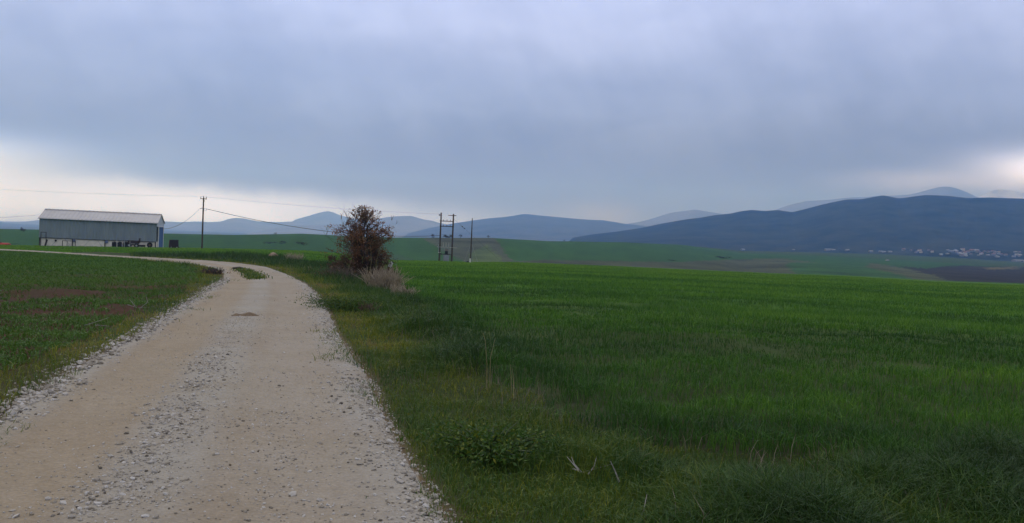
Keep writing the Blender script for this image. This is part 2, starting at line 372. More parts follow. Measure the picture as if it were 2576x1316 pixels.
# ------------------------------------------------------------------ loose stones
def ico():
    import bmesh
    bm = bmesh.new(); bmesh.ops.create_icosphere(bm, subdivisions=1, radius=1); v = np.array([p.co[:] for p in bm.verts]); f = np.array([[q.index for q in p.verts] for p in bm.faces]); bm.free(); return v, f
IV, IF = ico()
def stones(P, size, flat=.6):
    n = len(P); k = len(IV); a = rng.uniform(0, 6.28, n); sx = size * rng.uniform(.7, 1.35, n); sy = size * rng.uniform(.6, 1.1, n); sz = size * rng.uniform(.4, .8, n) * flat / .6
    B = IV[None] * (1 + rng.uniform(-.28, .28, (n, k, 1))); B = B * np.stack([sx, sy, sz], 1)[:, None]
    tl = rng.normal(0, .35, n); B = np.stack([B[..., 0] * np.cos(tl)[:, None] - B[..., 2] * np.sin(tl)[:, None], B[..., 1], B[..., 0] * np.sin(tl)[:, None] + B[..., 2] * np.cos(tl)[:, None]], -1)
    c, s = np.cos(a)[:, None], np.sin(a)[:, None]; X = B[..., 0] * c - B[..., 1] * s; Y = B[..., 0] * s + B[..., 1] * c
    V = np.stack([X, Y, B[..., 2]], -1) + P[:, None]; V[..., 2] += (sz * .25)[:, None]
    Fc = IF[None] + (np.arange(n) * k)[:, None, None]
    return V.reshape(-1, 3), Fc.reshape(-1, 3), np.repeat(rng.uniform(0, 1, n), k)
def build_stones():
    P = []; Z = []
    y_idx = lambda y: np.interp(y, RC[:, 1][:300], np.arange(300))
    def sow(n, y0, y1, tf, lo, hi, pw=2.2, yp=1.7):
        y = y0 + (y1 - y0) * rng.uniform(0, 1, n) ** yp; t = tf(n, y); p, _ = road_pt(y_idx(y), t); P.append(p); Z.append(lo + (hi - lo) * rng.uniform(0, 1, n) ** pw)
    sow(4200, 3.5, 32, lambda n, y: rng.normal(.005, .042, n), .010, .042, 1.8, 1.25)         # left berm
    sow(3200, 3.5, 26, lambda n, y: rng.normal(.0, .06, n), .006, .02, 1.5, 1.3)
    sow(3400, 3.2, 30, lambda n, y: 1 - np.abs(rng.normal(0, .075, n)) + .015, .006, .03, 2.4, 1.6)           # right edge
    sow(5000, 3.2, 12, lambda n, y: 1 - np.abs(rng.normal(0, .09, n)) + .03, .005, .014, 1.5, 1.5)
    sow(2200, 3.2, 11, lambda n, y: rng.normal(.43, .05, n), .006, .026, 2.6, 1.5)         # middle windrow
    sow(6500, 3.2, 17, lambda n, y: rng.normal(.45, .06, n), .003, .011, 1.6, 1.6)
    sow(7000, 3.2, 16, lambda n, y: rng.uniform(.0, 1., n), .003, .010, 2.2, 1.6)
    sow(800, 3.2, 22, lambda n, y: rng.uniform(.0, 1., n), .008, .022, 2.6, 1.7)
    sow(1500, 3.4, 7.5, lambda n, y: rng.normal(.72, .07, n), .004, .013, 1.7, 1.2)
    # strays thrown into the verge
    sow(250, 3.4, 26, lambda n, y: -np.abs(rng.normal(0, .05, n)), .008, .024, 2., 1.4)
    P = np.concatenate(P); Z = np.concatenate(Z); P[:, 2] = np.maximum(P[:, 2], Zg(P[:, 0], P[:, 1])); clump = fbm(P[:, 0] * 1.1, P[:, 1] * 1.1, 27); kp = rng.uniform(0, 1, len(P)) < np.clip((clump - .25) * 2.6, .15, 1); P = P[kp]; Z = Z[kp]; V, Fc, tn = stones(P, Z)
    mt = blade_mat('stone', [(0, (.06, .05, .04)), (.06, (.18, .155, .12)), (.5, (.285, .255, .215)), (1, (.40, .375, .34))], 0., .85, .2)
    tag(np_mesh('gravel', V, [Fc], mt, attrs={'tint': tn}), 'loose pale limestone gravel heaped along the track edges and middle', 'gravel', kind='stuff')
build_stones()

# ------------------------------------------------------------------ grass
def blades(P, h, w, lean, tint, seg2, az=None):
    """seg2 mask: two-segment blades near, single triangles far"""
    n = len(P); a = rng.uniform(0, 6.283, n) if az is None else az; ld = rng.uniform(0, 6.283, n)
    ax = np.stack([np.cos(a), np.sin(a), np.zeros(n)], 1) * (w / 2)[:, None]; L = np.stack([np.cos(ld), np.sin(ld), np.zeros(n)], 1) * (lean * h)[:, None]
    U = np.zeros((n, 3)); U[:, 2] = h
    out = []; F3 = []; F4 = []; T = []; o = 0
    i = np.nonzero(~seg2)[0]
    if len(i):
        V = np.stack([P[i] - ax[i], P[i] + ax[i], P[i] + U[i] * .97 + L[i]], 1); out.append(V.reshape(-1, 3)); F3.append(np.arange(len(i) * 3).reshape(-1, 3)); T.append(np.repeat(tint[i], 3)); o = len(i) * 3
    i = np.nonzero(seg2)[0]
    if len(i):
        M_ = P[i] + U[i] * .55 + L[i] * .25; tip = P[i] + U[i] * (1 - .45 * lean[i] ** 2)[:, None] + L[i]
        V = np.stack([P[i] - ax[i] * .8, P[i] + ax[i] * .8, M_ + ax[i], M_ - ax[i], tip], 1); out.append(V.reshape(-1, 3)); b = o + np.arange(len(i))[:, None] * 5
        F4.append(b + np.array([[0, 1, 2, 3]])); F3.append(b + np.array([[3, 2, 4]])); T.append(np.repeat(tint[i], 5))
    return np.concatenate(out), F3 + F4, np.concatenate(T)
def sow_polar(n, r0, r1, a0, a1, p):
    """density falling with distance: r distributed so density ~ r^-p"""
    u = rng.uniform(0, 1, n); e = 2 - p
    r = (r0 ** e + u * (r1 ** e - r0 ** e)) ** (1 / e); a = np.radians(rng.uniform(a0, a1, n)); return r * np.sin(a), r * np.cos(a), r
VB = resample(np.array(Vb), 160)
def edge_d(x, y):
    o = np.full(len(x), 99.); q = np.nonzero(np.hypot(x, y) < 30)[0]
    for k in range(0, len(q), 20000): i = q[k:k + 20000]; o[i] = np.hypot(x[i, None] - VB[None, :, 0], y[i, None] - VB[None, :, 1]).min(1)
    return o
def build_grass():
    A = {k: [[], [], [], [], []] for k in ('crop', 'verge', 'left', 'dry')}   # P h w lean tint
    def put(k, P, h, w, l, t):
        for q, v in zip(A[k], (P, h, w, l, t)): q.append(v)
    # ---- crop on the right and beyond the road
    x, y, r = sow_polar(900000, 3.0, 180, -40, 56, 1.5); z, d, s = zones(x, y)
    bare = fbm(x * .55, y * .55, 71); rows = np.abs(((x * .42 + y * .9) / .155) % 1 - .5)
    k = (z == 1) & ((bare < np.where(r < 16, .68, .76)) | (rng.uniform(0, 1, len(x)) < .35)) & ((rows < .36) | (r > 16) | (rng.uniform(0, 1, len(x)) < .5))
    x, y, r, bare = x[k], y[k], r[k], bare[k]; n = len(x); P = np.stack([x, y, Zg(x, y) - .01], 1)
    pat = fbm(x * .12, y * .35, 72); dv = edge_d(x, y); band = np.exp(-((dv - .55) / .5) ** 2) * (r < 25)
    tuft = fbm(x * 1.9, y * 1.9, 73); h = (.075 + .11 * pat + .12 * np.clip(tuft - .4, 0, 1) + .04 * rng.uniform(-1, 1, n)) * np.clip(.55 + (.78 - bare) * 2, .45, 1.1) + .07 * band
    put('crop', P, h, np.maximum(.0058, r * .0006) * rng.uniform(.7, 1.3, n), rng.uniform(.15, .9, n), np.clip(.27 + .0032 * np.minimum(r, 130) + (pat - .5) * .9 + (tuft - .5) * .5 - .25 * band + rng.normal(0, .15, n), 0, 1))  # near shade and far lit tips put into leaf tint; darker strip along verge
    # ---- verges
    for side in (2, 3):
        x, y, r = sow_polar(560000 if side == 2 else 270000, 2.4, 90, -56 if side == 3 else -25, 5 if side == 3 else 62, 1.55); z, d, s = zones(x, y)
        inn = (z == 5) & (s == (1 if side == 2 else -1)) & (d > -.9 * np.clip(fbm(x * .8, y * .8, 86) - .45, 0, 1) * 2) & (rng.uniform(0, 1, len(x)) < .5)
        k = ((z == side) & (rng.uniform(0, 1, len(x)) < np.clip(d / .16, .2, 1))) | inn; d = np.where(inn, .05, d); x, y, r, d = x[k], y[k], r[k], d[k]; n = len(x)
        f = fbm(x * .55, y * .55, 81); g = fbm(x * 1.6, y * 1.6, 82); tall = np.clip((d - .25) / 1.1, .22, 1)
        h = (.05 + .48 * np.clip(f * 2.2 - .75, 0, 1) * tall * (.45 + 1.1 * g) + .05 * rng.uniform(0, 1, n)); yel = np.exp(-((d - .45) / .5) ** 2)
        tint = np.clip(.52 - .5 * np.clip(f * 2 - .6, 0, 1) + .5 * (g - .4) + .42 * yel * (fbm(x * .4, y * .4, 85) > .42) - .14 * np.clip((d - 1.0) / 1.5, 0, 1) + rng.normal(0, .12, n), 0, 1)
        put('verge', np.stack([x, y, Zg(x, y) - .01], 1), h, np.maximum(.006, r * .00062) * rng.uniform(.6, 1.3, n), rng.uniform(.3, 1.1, n), tint)
        # dry stems standing among the green
        m_ = int(n * (.07 if side == 2 else .05)); i = rng.choice(n, m_, replace=False); dry = fbm(x[i] * .35, y[i] * .35, 84); i = i[(dry > .47) & (d[i] > .3) & ((x[i] < 3) | (rng.uniform(0, 1, len(i)) < .12))]
        hh = rng.uniform(.06, .30, len(i)) * tall[i] * np.where(x[i] > 3, .7, 1)
        put('dry', np.stack([x[i], y[i], Zg(x[i], y[i])], 1), hh, np.maximum(.004, r[i] * .0005), rng.uniform(.1, .7, len(i)), rng.uniform(0, 1, len(i)))
    # ---- left field: low leafy crop over red soil
    x, y, r = sow_polar(430000, 3.5, 165, -54, -8, 1.5); z, d, s = zones(x, y); bare = fbm(x * .6, y * .6, 91)
    keep = np.clip((.68 + .10 * np.clip((r - 20) / 20, 0, 1) - bare) * 7, .07, 1); keep = np.where(r > 28, np.maximum(keep, .7), keep); k = (z == 4) & (rng.uniform(0, 1, len(x)) < keep)
    x, y, r, bare = x[k], y[k], r[k], bare[k]; n = len(x); g = fbm(x * .3, y * .3, 92)
    h = (.05 + .10 * g) * rng.uniform(.6, 1.3, n)
    put('left', np.stack([x, y, Zg(x, y) - .005], 1), h, np.maximum(.013, r * .0008) * rng.uniform(.6, 1.4, n), rng.uniform(.4, 1.5, n), np.clip(.2 + .6 * g + rng.normal(0, .16, n), 0, 1))
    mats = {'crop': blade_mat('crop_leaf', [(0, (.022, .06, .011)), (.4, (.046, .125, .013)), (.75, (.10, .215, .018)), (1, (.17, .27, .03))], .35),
            'verge': blade_mat('verge_leaf', [(0, (.022, .048, .012)), (.35, (.042, .095, .014)), (.62, (.10, .13, .012)), (.86, (.20, .20, .018)), (1, (.21, .15, .06))], .3),
            'left': blade_mat('low_leaf', [(0, (.024, .052, .009)), (.5, (.052, .118, .013)), (1, (.10, .18, .022))], .3),
            'dry': blade_mat('dry_stem', [(0, (.07, .05, .04)), (.5, (.15, .115, .085)), (1, (.27, .22, .16))], .15)}
    info = {'crop': ('crop', 'dense young green cereal crop covering the open field', 'crop'), 'verge': ('grass', 'uneven yellow and dark green grass along the track verges', 'grass'),
            'left': ('leafy_crop', 'low leafy green crop over red soil inside the bend', 'crop'), 'dry': ('dry_weeds', 'thin dry brown weed stems standing in the verge grass', 'weeds')}
    for k, q in A.items():
        P, h, w, l, t = [np.concatenate(v) for v in q]; r = np.hypot(P[:, 0], P[:, 1])
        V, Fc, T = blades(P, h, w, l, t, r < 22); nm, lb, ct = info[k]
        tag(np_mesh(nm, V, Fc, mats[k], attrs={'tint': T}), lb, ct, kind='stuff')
    return mats
GM = build_grass()

exec_order = None
# ------------------------------------------------------------------ shared materials
M_wood = mat('pole_wood', (.045, .036, .03), (.085, .07, .055), 3, .85, bmp=.4, stretch=(6, 6, .6))
M_iron = mat('dark_iron', (.02, .02, .022), (.045, .035, .03), 6, .6, .2)
M_galv = mat('galvanised', (.36, .37, .38), (.25, .26, .27), 5, .5, .5)
M_wire = mat('wire_black', (.02, .02, .022), (.03, .03, .03), 2, .5)
M_wire2 = mat('wire_alu', (.12, .12, .13), (.16, .16, .17), 2, .5)
M_porc = mat('porcelain', (.12, .06, .04), (.05, .03, .025), 5, .3)
M_white = mat('white_paint', (.72, .72, .70), (.5, .49, .46), 4, .6)
M_bark = mat('bark', (.075, .062, .052), (.035, .028, .024), 9, .9, bmp=.6, stretch=(1, 1, .3))
M_twig = mat('grey_twig', (.36, .30, .21), (.19, .15, .105), 6, .9)
M_bare = mat('bleached_wood', (.30, .285, .26), (.17, .155, .14), 12, .8)
M_darkgreen = mat('hedge_dark', (.018, .028, .02), (.035, .045, .03), 2, .95)
M_rubber = mat('rubber', (.012, .012, .013), (.028, .026, .025), 8, .8)

# ------------------------------------------------------------------ hills and mountains
def mountain(name, label, sky, R, depth, foot, mt, amp=1., seed=0, back=.8, nz=.05):
    """sky: skyline directions (px,py); R distance of the crest; foot: distance and height where the slope starts"""
    az0, t0 = np.array([azt(a, b) for a, b in sky]).T
    az = np.arange(az0[0], az0[-1], R_(.07)); tt = np.interp(az, az0, t0)
    for _ in range(4): tt[1:-1] = (tt[:-2] + 2 * tt[1:-1] + tt[2:]) / 4
    na = len(az); u = np.r_[np.linspace(0, 1, 60), 1 + np.linspace(.03, 1, 14)]; fr, fz = foot
    Rr = R * (1 + .06 * (fbm(az * 9, az * 0, seed) - .5)); V = []
    for k in u:
        if k <= 1:
            r = fr + (Rr - fr) * k; zc = EYE + Rr * tt; e = k ** 1.25
            # spurs and gullies running down the slope
            g = fbm(az * R * .0022 + .6 * k, k * 1.1 + az * 0, seed + 5); z = fz + (zc - fz) * (e + amp * .34 * (g - .5) * math.sin(math.pi * min(1, k)) ** 1.0)
            z = z + (zc - fz) * nz * (fbm(az * R * .012, k * 9 + az * 0, seed + 9) - .5) * (1 - k * .75)
        else:
            q = k - 1; r = Rr * (1 + depth * q); z = zc - (zc - fz) * (q ** 1.3) * back
        V.append(np.stack([r * np.sin(az), r * np.cos(az), z], 1))
    nu = len(u); V = np.concatenate(V); i = np.arange(nu - 1)[:, None] * na; j = np.arange(na - 1)[None, :]
    q = np.stack([i + j, i + j + 1, i + na + j + 1, i + na + j], -1).reshape(-1, 4)
    o = np_mesh(name, V, [q], mt, smooth_=True); tag(o, label, 'hills' if 'hill' in name else 'mountain', kind='structure'); return V.reshape(nu, na, 3), az
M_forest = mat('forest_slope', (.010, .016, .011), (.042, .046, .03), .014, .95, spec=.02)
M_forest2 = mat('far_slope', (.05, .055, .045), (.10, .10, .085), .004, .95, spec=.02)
M_pale = mat('mist_paled_dry_slope', (.13, .135, .125), (.22, .215, .195), .003, .95, spec=.02)  # dry slope colour paled further: distant mist put into the base colour
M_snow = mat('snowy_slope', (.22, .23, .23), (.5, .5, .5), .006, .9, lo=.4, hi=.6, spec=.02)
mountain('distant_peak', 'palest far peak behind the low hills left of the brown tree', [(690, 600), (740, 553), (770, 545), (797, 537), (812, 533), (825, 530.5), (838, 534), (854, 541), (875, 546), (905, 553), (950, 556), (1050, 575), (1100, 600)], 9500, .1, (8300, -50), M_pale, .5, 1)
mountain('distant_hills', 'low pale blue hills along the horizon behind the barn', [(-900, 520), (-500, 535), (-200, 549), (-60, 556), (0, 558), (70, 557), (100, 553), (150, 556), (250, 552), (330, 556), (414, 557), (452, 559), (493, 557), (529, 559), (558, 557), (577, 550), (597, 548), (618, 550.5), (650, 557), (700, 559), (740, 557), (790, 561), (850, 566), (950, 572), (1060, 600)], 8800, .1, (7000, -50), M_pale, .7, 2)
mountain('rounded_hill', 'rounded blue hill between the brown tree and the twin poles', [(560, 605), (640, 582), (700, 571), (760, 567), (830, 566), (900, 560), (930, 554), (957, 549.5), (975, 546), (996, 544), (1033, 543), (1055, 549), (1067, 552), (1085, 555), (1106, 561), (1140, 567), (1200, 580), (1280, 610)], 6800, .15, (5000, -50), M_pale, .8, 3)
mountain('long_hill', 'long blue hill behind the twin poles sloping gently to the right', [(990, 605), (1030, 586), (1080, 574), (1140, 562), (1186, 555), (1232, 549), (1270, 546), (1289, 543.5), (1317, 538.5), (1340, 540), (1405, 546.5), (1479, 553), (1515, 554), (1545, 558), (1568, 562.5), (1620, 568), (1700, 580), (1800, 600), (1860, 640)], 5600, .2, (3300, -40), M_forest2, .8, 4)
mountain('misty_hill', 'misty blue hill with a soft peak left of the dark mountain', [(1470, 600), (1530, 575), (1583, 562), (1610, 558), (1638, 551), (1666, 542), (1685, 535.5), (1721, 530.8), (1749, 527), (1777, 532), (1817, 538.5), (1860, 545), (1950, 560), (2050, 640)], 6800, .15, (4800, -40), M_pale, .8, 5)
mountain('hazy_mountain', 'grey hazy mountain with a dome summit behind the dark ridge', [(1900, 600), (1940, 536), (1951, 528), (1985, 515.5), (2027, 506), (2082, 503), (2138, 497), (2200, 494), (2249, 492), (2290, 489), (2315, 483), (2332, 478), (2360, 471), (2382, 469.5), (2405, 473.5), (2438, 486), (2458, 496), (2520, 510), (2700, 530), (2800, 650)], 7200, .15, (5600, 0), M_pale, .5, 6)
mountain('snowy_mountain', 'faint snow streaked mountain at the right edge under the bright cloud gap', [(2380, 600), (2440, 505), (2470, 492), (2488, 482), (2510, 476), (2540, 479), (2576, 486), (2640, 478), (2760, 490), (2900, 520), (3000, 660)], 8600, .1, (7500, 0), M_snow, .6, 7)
MV, Maz = mountain('dark_mountain', 'broad dark blue forested mountain above the village', [(1400, 640), (1440, 598), (1490, 590), (1550, 583), (1610, 574), (1666, 562), (1720, 553), (1767, 547), (1800, 541), (1839, 537), (1867, 530.7), (1892, 528), (1924, 531), (1957, 528.5), (1993, 534), (2030, 525), (2077, 512.5), (2132, 501.5), (2166, 501.5), (2221, 491.5), (2260, 499.5), (2327, 491), (2382, 493), (2438, 498.5), (2485, 497), (2576, 500), (2700, 498), (2850, 520), (3100, 560), (3300, 700)], 3000, .4, (1720, -16), M_forest, .8, 8)

# ------------------------------------------------------------------ barn
def build_barn():
    Yl = 140.; pl = at(100, 547, Yl); ang = math.atan2(.24, .97); L = 18.65; W = 6.9; eave = pl.z
    gl = float(Hxy(pl.x, pl.y)); base = min(gl, float(Hxy(pl.x + L, pl.y + 4))) - .35
    root = empty('barn', (pl.x, pl.y, base), ang); He = eave - base; Hr = He + 1.5; wz = He - 3.42
    M_block = mat('block_wall', (.72, .66, .56), (.55, .51, .44), 1.4, .9, bmp=.3)
    M_clad = mat('grey_cladding', (.165, .20, .22), (.215, .25, .262), .8, .55, .1, stretch=(1, 1, .3))
    M_roof = mat('pale_roof', (.27, .27, .285), (.22, .22, .235), .6, .5, .15)
    M_blue = mat('blue_paint', (.05, .105, .24), (.065, .13, .27), 2, .55)
    def corr(x0, z0, x1, z1, y0, y1, pitch=.24, dep=.05, along='x'): return None
    # corrugated long walls: a folded sheet along x
    def sheet(y, z0, z1, face):
        mb = MB(); n = int(L / .125); v = []; f = []
        for i in range(n + 1):
            x = L * i / n; o = (.055 if (i // 1) % 4 in (0, 1) else 0.) * face
            v += [(x, y + o, z0), (x, y + o, z1)]
        for i in range(n): f.append((2 * i, 2 * i + 2, 2 * i + 3, 2 * i + 1) if face < 0 else (2 * i + 1, 2 * i + 3, 2 * i + 2, 2 * i))
        return mb.add(v, f)
    sheet(-.06, wz, He, -1).build('cladding', M_clad, root); sheet(W + .06, wz, He, 1).build('cladding', M_clad, root)
    mb = MB(); mb.box((L / 2, .09, wz / 2), (L, .18, wz)); mb.box((L / 2, W - .09, wz / 2), (L, .18, wz)); mb.box((.09, W / 2, wz / 2), (.18, W - .37, wz))
    mb.box((L - .09, .65, wz / 2), (.18, .9, wz)); mb.box((L - .09, W - .65, wz / 2), (.18, .9, wz)); lw = mb.build('wall', M_block, root)
    # gable ends
    for x, fl in ((-.03, 0), (L + .03, 1)):
        g = MB(); zb = wz if not fl else He - .75
        g.add([(x, -.04, zb), (x, W + .04, zb), (x, W + .04, He), (x, W / 2, Hr - .06), (x, -.04, He)], [(0, 1, 2, 3, 4) if fl else (4, 3, 2, 1, 0)])
        go = g.build('gable', M_clad if not fl else mat('pale_gable', (.45, .47, .5), (.38, .4, .43), 1, .6), root)
        so = go.modifiers.new('s', 'SOLIDIFY'); so.thickness = .04
    # roof: two folded sheets meeting at the ridge
    mb = MB(); n = int((L + .4) / .16); v = []; f = []
    for i in range(n + 1):
        x = -.2 + (L + .4) * i / n; o = .025 if i % 4 in (0, 1) else 0.
        v += [(x, -.32, He - .13 + o), (x, W / 2, Hr + o), (x, W + .32, He - .13 + o)]
    for i in range(n): f += [(3 * i, 3 * i + 3, 3 * i + 4, 3 * i + 1), (3 * i + 1, 3 * i + 4, 3 * i + 5, 3 * i + 2)]
    ro = mb.add(v, f).build('roof', M_roof, root); so = ro.modifiers.new('s', 'SOLIDIFY'); so.thickness = .03
    MB().box((L / 2, W / 2, Hr + .075), (L + .44, .3, .04)).build('ridge_cap', M_roof, ro)
    MB().tube([(-.2, -.36, He - .16), (L + .2, -.36, He - .16)], .06, 6).build('gutter', M_galv, ro)
    MB().box((L / 2, -.13, wz - .03), (L, .05, .09)).build('base_rail', M_iron, root)
    for x in (5.2, 10.35, L - .12, .1): MB().box((x, -.085, wz / 2), (.14, .12, wz)).build('column', M_iron, root)
    for x in (5.2, 10.35): MB().box((x + .28, -.16, wz - .3), (.42, .03, .5)).build('flap', mat('faded_blue', (.10, .13, .22), (.14, .16, .22), 3), root)
    for x0, s in ((2.0, 1), (4.9, -1), (7.0, 1), (10.0, -1), (15.2, 1), (18.4, -1)):
        MB().tube([(x0, -.02, .55), (x0 + s * .9, -.02, wz - .1)], .025, 5).build('brace', M_galv, root)
    MB().tube([(2.62, -.25, wz - .45), (2.62, -.12, wz - .4)], .16, 10).build('lamp', M_iron, root)
    # blue sliding door in the right gable end, with white jambs
    dz = He - .8
    d = MB().box((L + .09, W / 2, dz / 2), (.08, W - 2.3, dz)).build('door', M_blue, root)
    for k in range(7): MB().box((L + .14, 1.45 + k * .66, dz / 2), (.03, .06, dz - .1)).build('rib', M_blue, d)
    for yy in (1.05, W - 1.05): MB().box((L + .12, yy, dz / 2), (.16, .2, dz)).build('jamb', M_white, root)
    MB().box((L + .12, W / 2, dz + .06), (.16, W - 1.9, .1)).build('door_track', M_white, root)
    tag(root, 'long grey corrugated metal barn with pale roof and block base', 'barn')
    return root, L, W, He, base, ang
BARN, BL, BW, BHe, Bbase, Bang = build_barn()
def barn_pt(x, y, z=None):
    c, s = math.cos(Bang), math.sin(Bang); X = BARN.location.x + x * c - y * s; Y = BARN.location.y + x * s + y * c
    return Vector((X, Y, float(Hxy(X, Y)) if z is None else Bbase + z))

def frame(name, label, cat, x, y, w, h, mid=False):
    p = barn_pt(x, y); r = empty(name, p, Bang); T = .09
    MB().box((0, 0, h / 2), (T, T, h)).build('post', M_iron, r); MB().box((w, 0, h / 2), (T, T, h)).build('post', M_iron, r)
    MB().box((w / 2, 0, h + T / 2), (w + T, T, T)).build('top_bar', M_iron, r)
    if mid: MB().box((w * .36, 0, h / 2), (.06, .06, h)).build('post', M_iron, r)
    return tag(r, label, cat)
frame('steel_portal', 'tall narrow dark steel portal frame against the barn wall', 'metal frame', .55, -1.0, .78, 2.35)
frame('low_rack', 'low wide dark steel rack in front of the barn wall', 'metal frame', 3.95, -1.2, 2.0, .95, True)
def leaning_board():
    p = barn_pt(1.2, -.45); r = tag(MB().box((0, 0, .55), (.28, .06, 1.25), .2, Matrix.Rotation(.25, 3, 'Y')).build('plank', M_bark), 'dark board leaning on the barn beside the tall portal', 'board'); r.location = p
leaning_board()
def drums():
    proto = None
    for i, (x, w) in enumerate(((12.15, .84), (13.05, .78), (13.95, .78))):
        if proto is None:
            r = empty('water_tank', barn_pt(x, -1.4), Bang); v = []; b = MB()
            prof = [(.0, .36), (.06, .42), (.3, .42), (.33, .40), (.36, .42), (.6, .42), (.63, .40), (.66, .42), (.84, .40), (.92, .30)]
            b.tube([(0, 0, z) for z, q in prof], [q for z, q in prof], 14).build('body', M_rubber, r, True); MB().tube([(0, 0, .92), (0, 0, .99)], .13, 10).build('cap', M_iron, r); proto = r
        else: r = copy_tree(proto); r.location = barn_pt(x, -1.4)
        tag(r, ('black plastic tank leftmost of the dark row by the barn', 'black plastic tank in the middle of the dark row', 'black plastic tank beside the hopper machine')[i], 'tank', 'black tanks along the barn wall')
    pr = None
    for i, x in enumerate((12.62, 13.5, 13.9, 14.75)):
        if pr is None:
            pr = r = empty('stake', barn_pt(x, -2.1), Bang); MB().tube([(0, 0, 0), (.015, 0, 1.15)], .022, 6).build('shaft', M_white, r); MB().tube([(.015, 0, 1.15), (.015, 0, 1.19)], .035, 6).build('cap', M_galv, r)
        else: r = copy_tree(pr); r.location = barn_pt(x, -2.1)
        tag(r, 'thin pale stake, ' + ('leftmost of four before the tanks', 'second from left before the tanks', 'third from left before the tanks', 'rightmost of four by the hopper')[i], 'stake', 'pale stakes before the black tanks')
drums()
def wheel(mb_parent, c, R, w, axis='y'):
    t = MB(); ax = Vector((0, 1, 0)) if axis == 'y' else Vector((1, 0, 0)); c = Vector(c)
    prof = [(-.5, .62), (-.5, .92), (-.32, 1.), (.32, 1.), (.5, .92), (.5, .62)]; t.tube([c + ax * (p * w) for p, q in prof], [q * R for p, q in prof], 18, cap=True); o = t.build('wheel', M_rubber, mb_parent)
    MB().tube([c - ax * w * .52, c + ax * w * .52], R * .45, 12).build('rim', M_galv, o)
def seeder():
    M_dk = mat('dull_machine', (.035, .03, .03), (.07, .045, .04), 3, .7)
    r = empty('seed_drill', barn_pt(14.9, -1.5), Bang)
    MB().box((.25, 0, .95), (1.5, .95, .55), taper=1.12).build('hopper', M_dk, r); MB().box((.2, 0, .5), (1.7, .2, .18)).build('chassis', M_iron, r)
    MB().tube([(.9, 0, .5), (1.25, 0, 1.0), (1.3, 0, 1.65)], [.1, .12, .16], 8).build('chute', M_dk, r)
    MB().box((1.55, 0, .35), (1.3, .5, .34)).build('toolbar', M_iron, r)
    wheel(r, (-.3, -.5, .38), .38, .2); wheel(r, (.9, -.5, .38), .38, .2)
    for x in (-.3, .1, .5): MB().tube([(x, -.35, .6), (x, -.4, .05)], .03, 6).build('tine', M_iron, r)
    tag(r, 'dark hopper farm machine with chute beside the black tanks', 'farm machine')
seeder()
def tyre():
    r = empty('tyre', barn_pt(17.75, -1.0), Bang); c = Vector((0, 0, .47)); t = MB(); v = []; f = []
    n, mn = 24, 8
    for i in range(n):
        a = 2 * math.pi * i / n
        for j in range(mn):
            b = 2 * math.pi * j / mn; q = .33 + .14 * math.cos(b); v.append((q * math.cos(a), .13 * math.sin(b), .47 + q * math.sin(a)))
    for i in range(n):
        for j in range(mn): f.append((i * mn + j, ((i + 1) % n) * mn + j, ((i + 1) % n) * mn + (j + 1) % mn, i * mn + (j + 1) % mn))
    t.add(v, f).build('casing', M_rubber, r, True)
    MB().tube([(0, -.05, .47), (0, .05, .47)], .2, 12).build('rim', mat('rusty_rim', (.14, .08, .05), (.08, .05, .04)), r)
    tag(r, 'upright tractor tyre standing by the right end of the barn wall', 'tyre')
tyre()
def bin_cart():
    p = at(437, 624, 137); z = float(Hxy(p.x, p.y)); r = empty('feed_wagon', (p.x, p.y, z), .45)
    M_r = mat('rusty_red', (.13, .028, .02), (.05, .02, .018), 2, .8); M_k = mat('dark_tarp', (.022, .018, .02), (.04, .03, .03), 3, .8, bmp=.5)
    MB().box((0, 0, .78), (1.45, 1.2, 1.15), taper=.9).build('body', M_k, r); MB().box((-.72, 0, .75), (.05, 1.1, 1.0), 0, Matrix.Rotation(.06, 3, 'Y')).build('tailgate', M_r, r)
    MB().box((0, 0, .17), (1.5, 1.1, .1)).build('chassis', M_iron, r); MB().tube([(.7, 0, .2), (1.3, 0, .1)], .05, 6).build('drawbar', M_iron, r)
    for x in (-.45, .45): wheel(r, (x, -.62, .2), .2, .16)
    v = MB()
    for k in range(9): v.box((-.5 + k * .125, random.uniform(-.3, .3), 1.37 + random.uniform(-.03, .05)), (.22, .5, .1), random.uniform(0, 3))
    v.build('load', M_k, r)
    tag(r, 'dark loaded wagon with rusty red tailgate right of the barn', 'wagon')
bin_cart()
def red_tank():
    p = at(2, 614, 150); z = float(Hxy(p.x, p.y)); r = empty('tank_trailer', (p.x, p.y, z), .15)
    M_r = mat('red_paint', (.36, .028, .022), (.24, .02, .018), 1.5, .5)
    pr = [(-2.0, .2), (-1.9, .42), (-1.6, .5), (1.3, .5), (1.6, .42), (1.72, .2)]
    MB().tube([(a, 0, .85) for a, b in pr], [b for a, b in pr], 16).build('tank', M_r, r, True); MB().box((0, 0, .33), (3.2, .7, .12)).build('chassis', M_iron, r)
    wheel(r, (-.4, -.55, .36), .36, .24); wheel(r, (-.4, .55, .36), .36, .24); MB().tube([(1.5, 0, .35), (2.7, 0, .3)], .05, 6).build('drawbar', M_iron, r); MB().tube([(0, 0, 1.3), (0, 0, 1.45)], .16, 10).build('hatch', M_iron, r)
    tag(r, 'red tank trailer at the left edge beside the barn', 'trailer')
    p = at(31, 612, 150); z = float(Hxy(p.x, p.y)); r = empty('harrow_frame', (p.x, p.y, z), .15)
    for x in (-.6, .8): MB().tube([(x, 0, 0), (x, 0, 1.05)], .05, 6).build('leg', M_galv if x > 0 else M_iron, r)
    MB().tube([(-.9, 0, 1.05), (1.0, 0, 1.12)], .05, 6).build('beam', mat('green_paint', (.03, .09, .05)), r)
    tag(r, 'small green and grey steel frame beside the red tank trailer', 'metal frame')
red_tank()

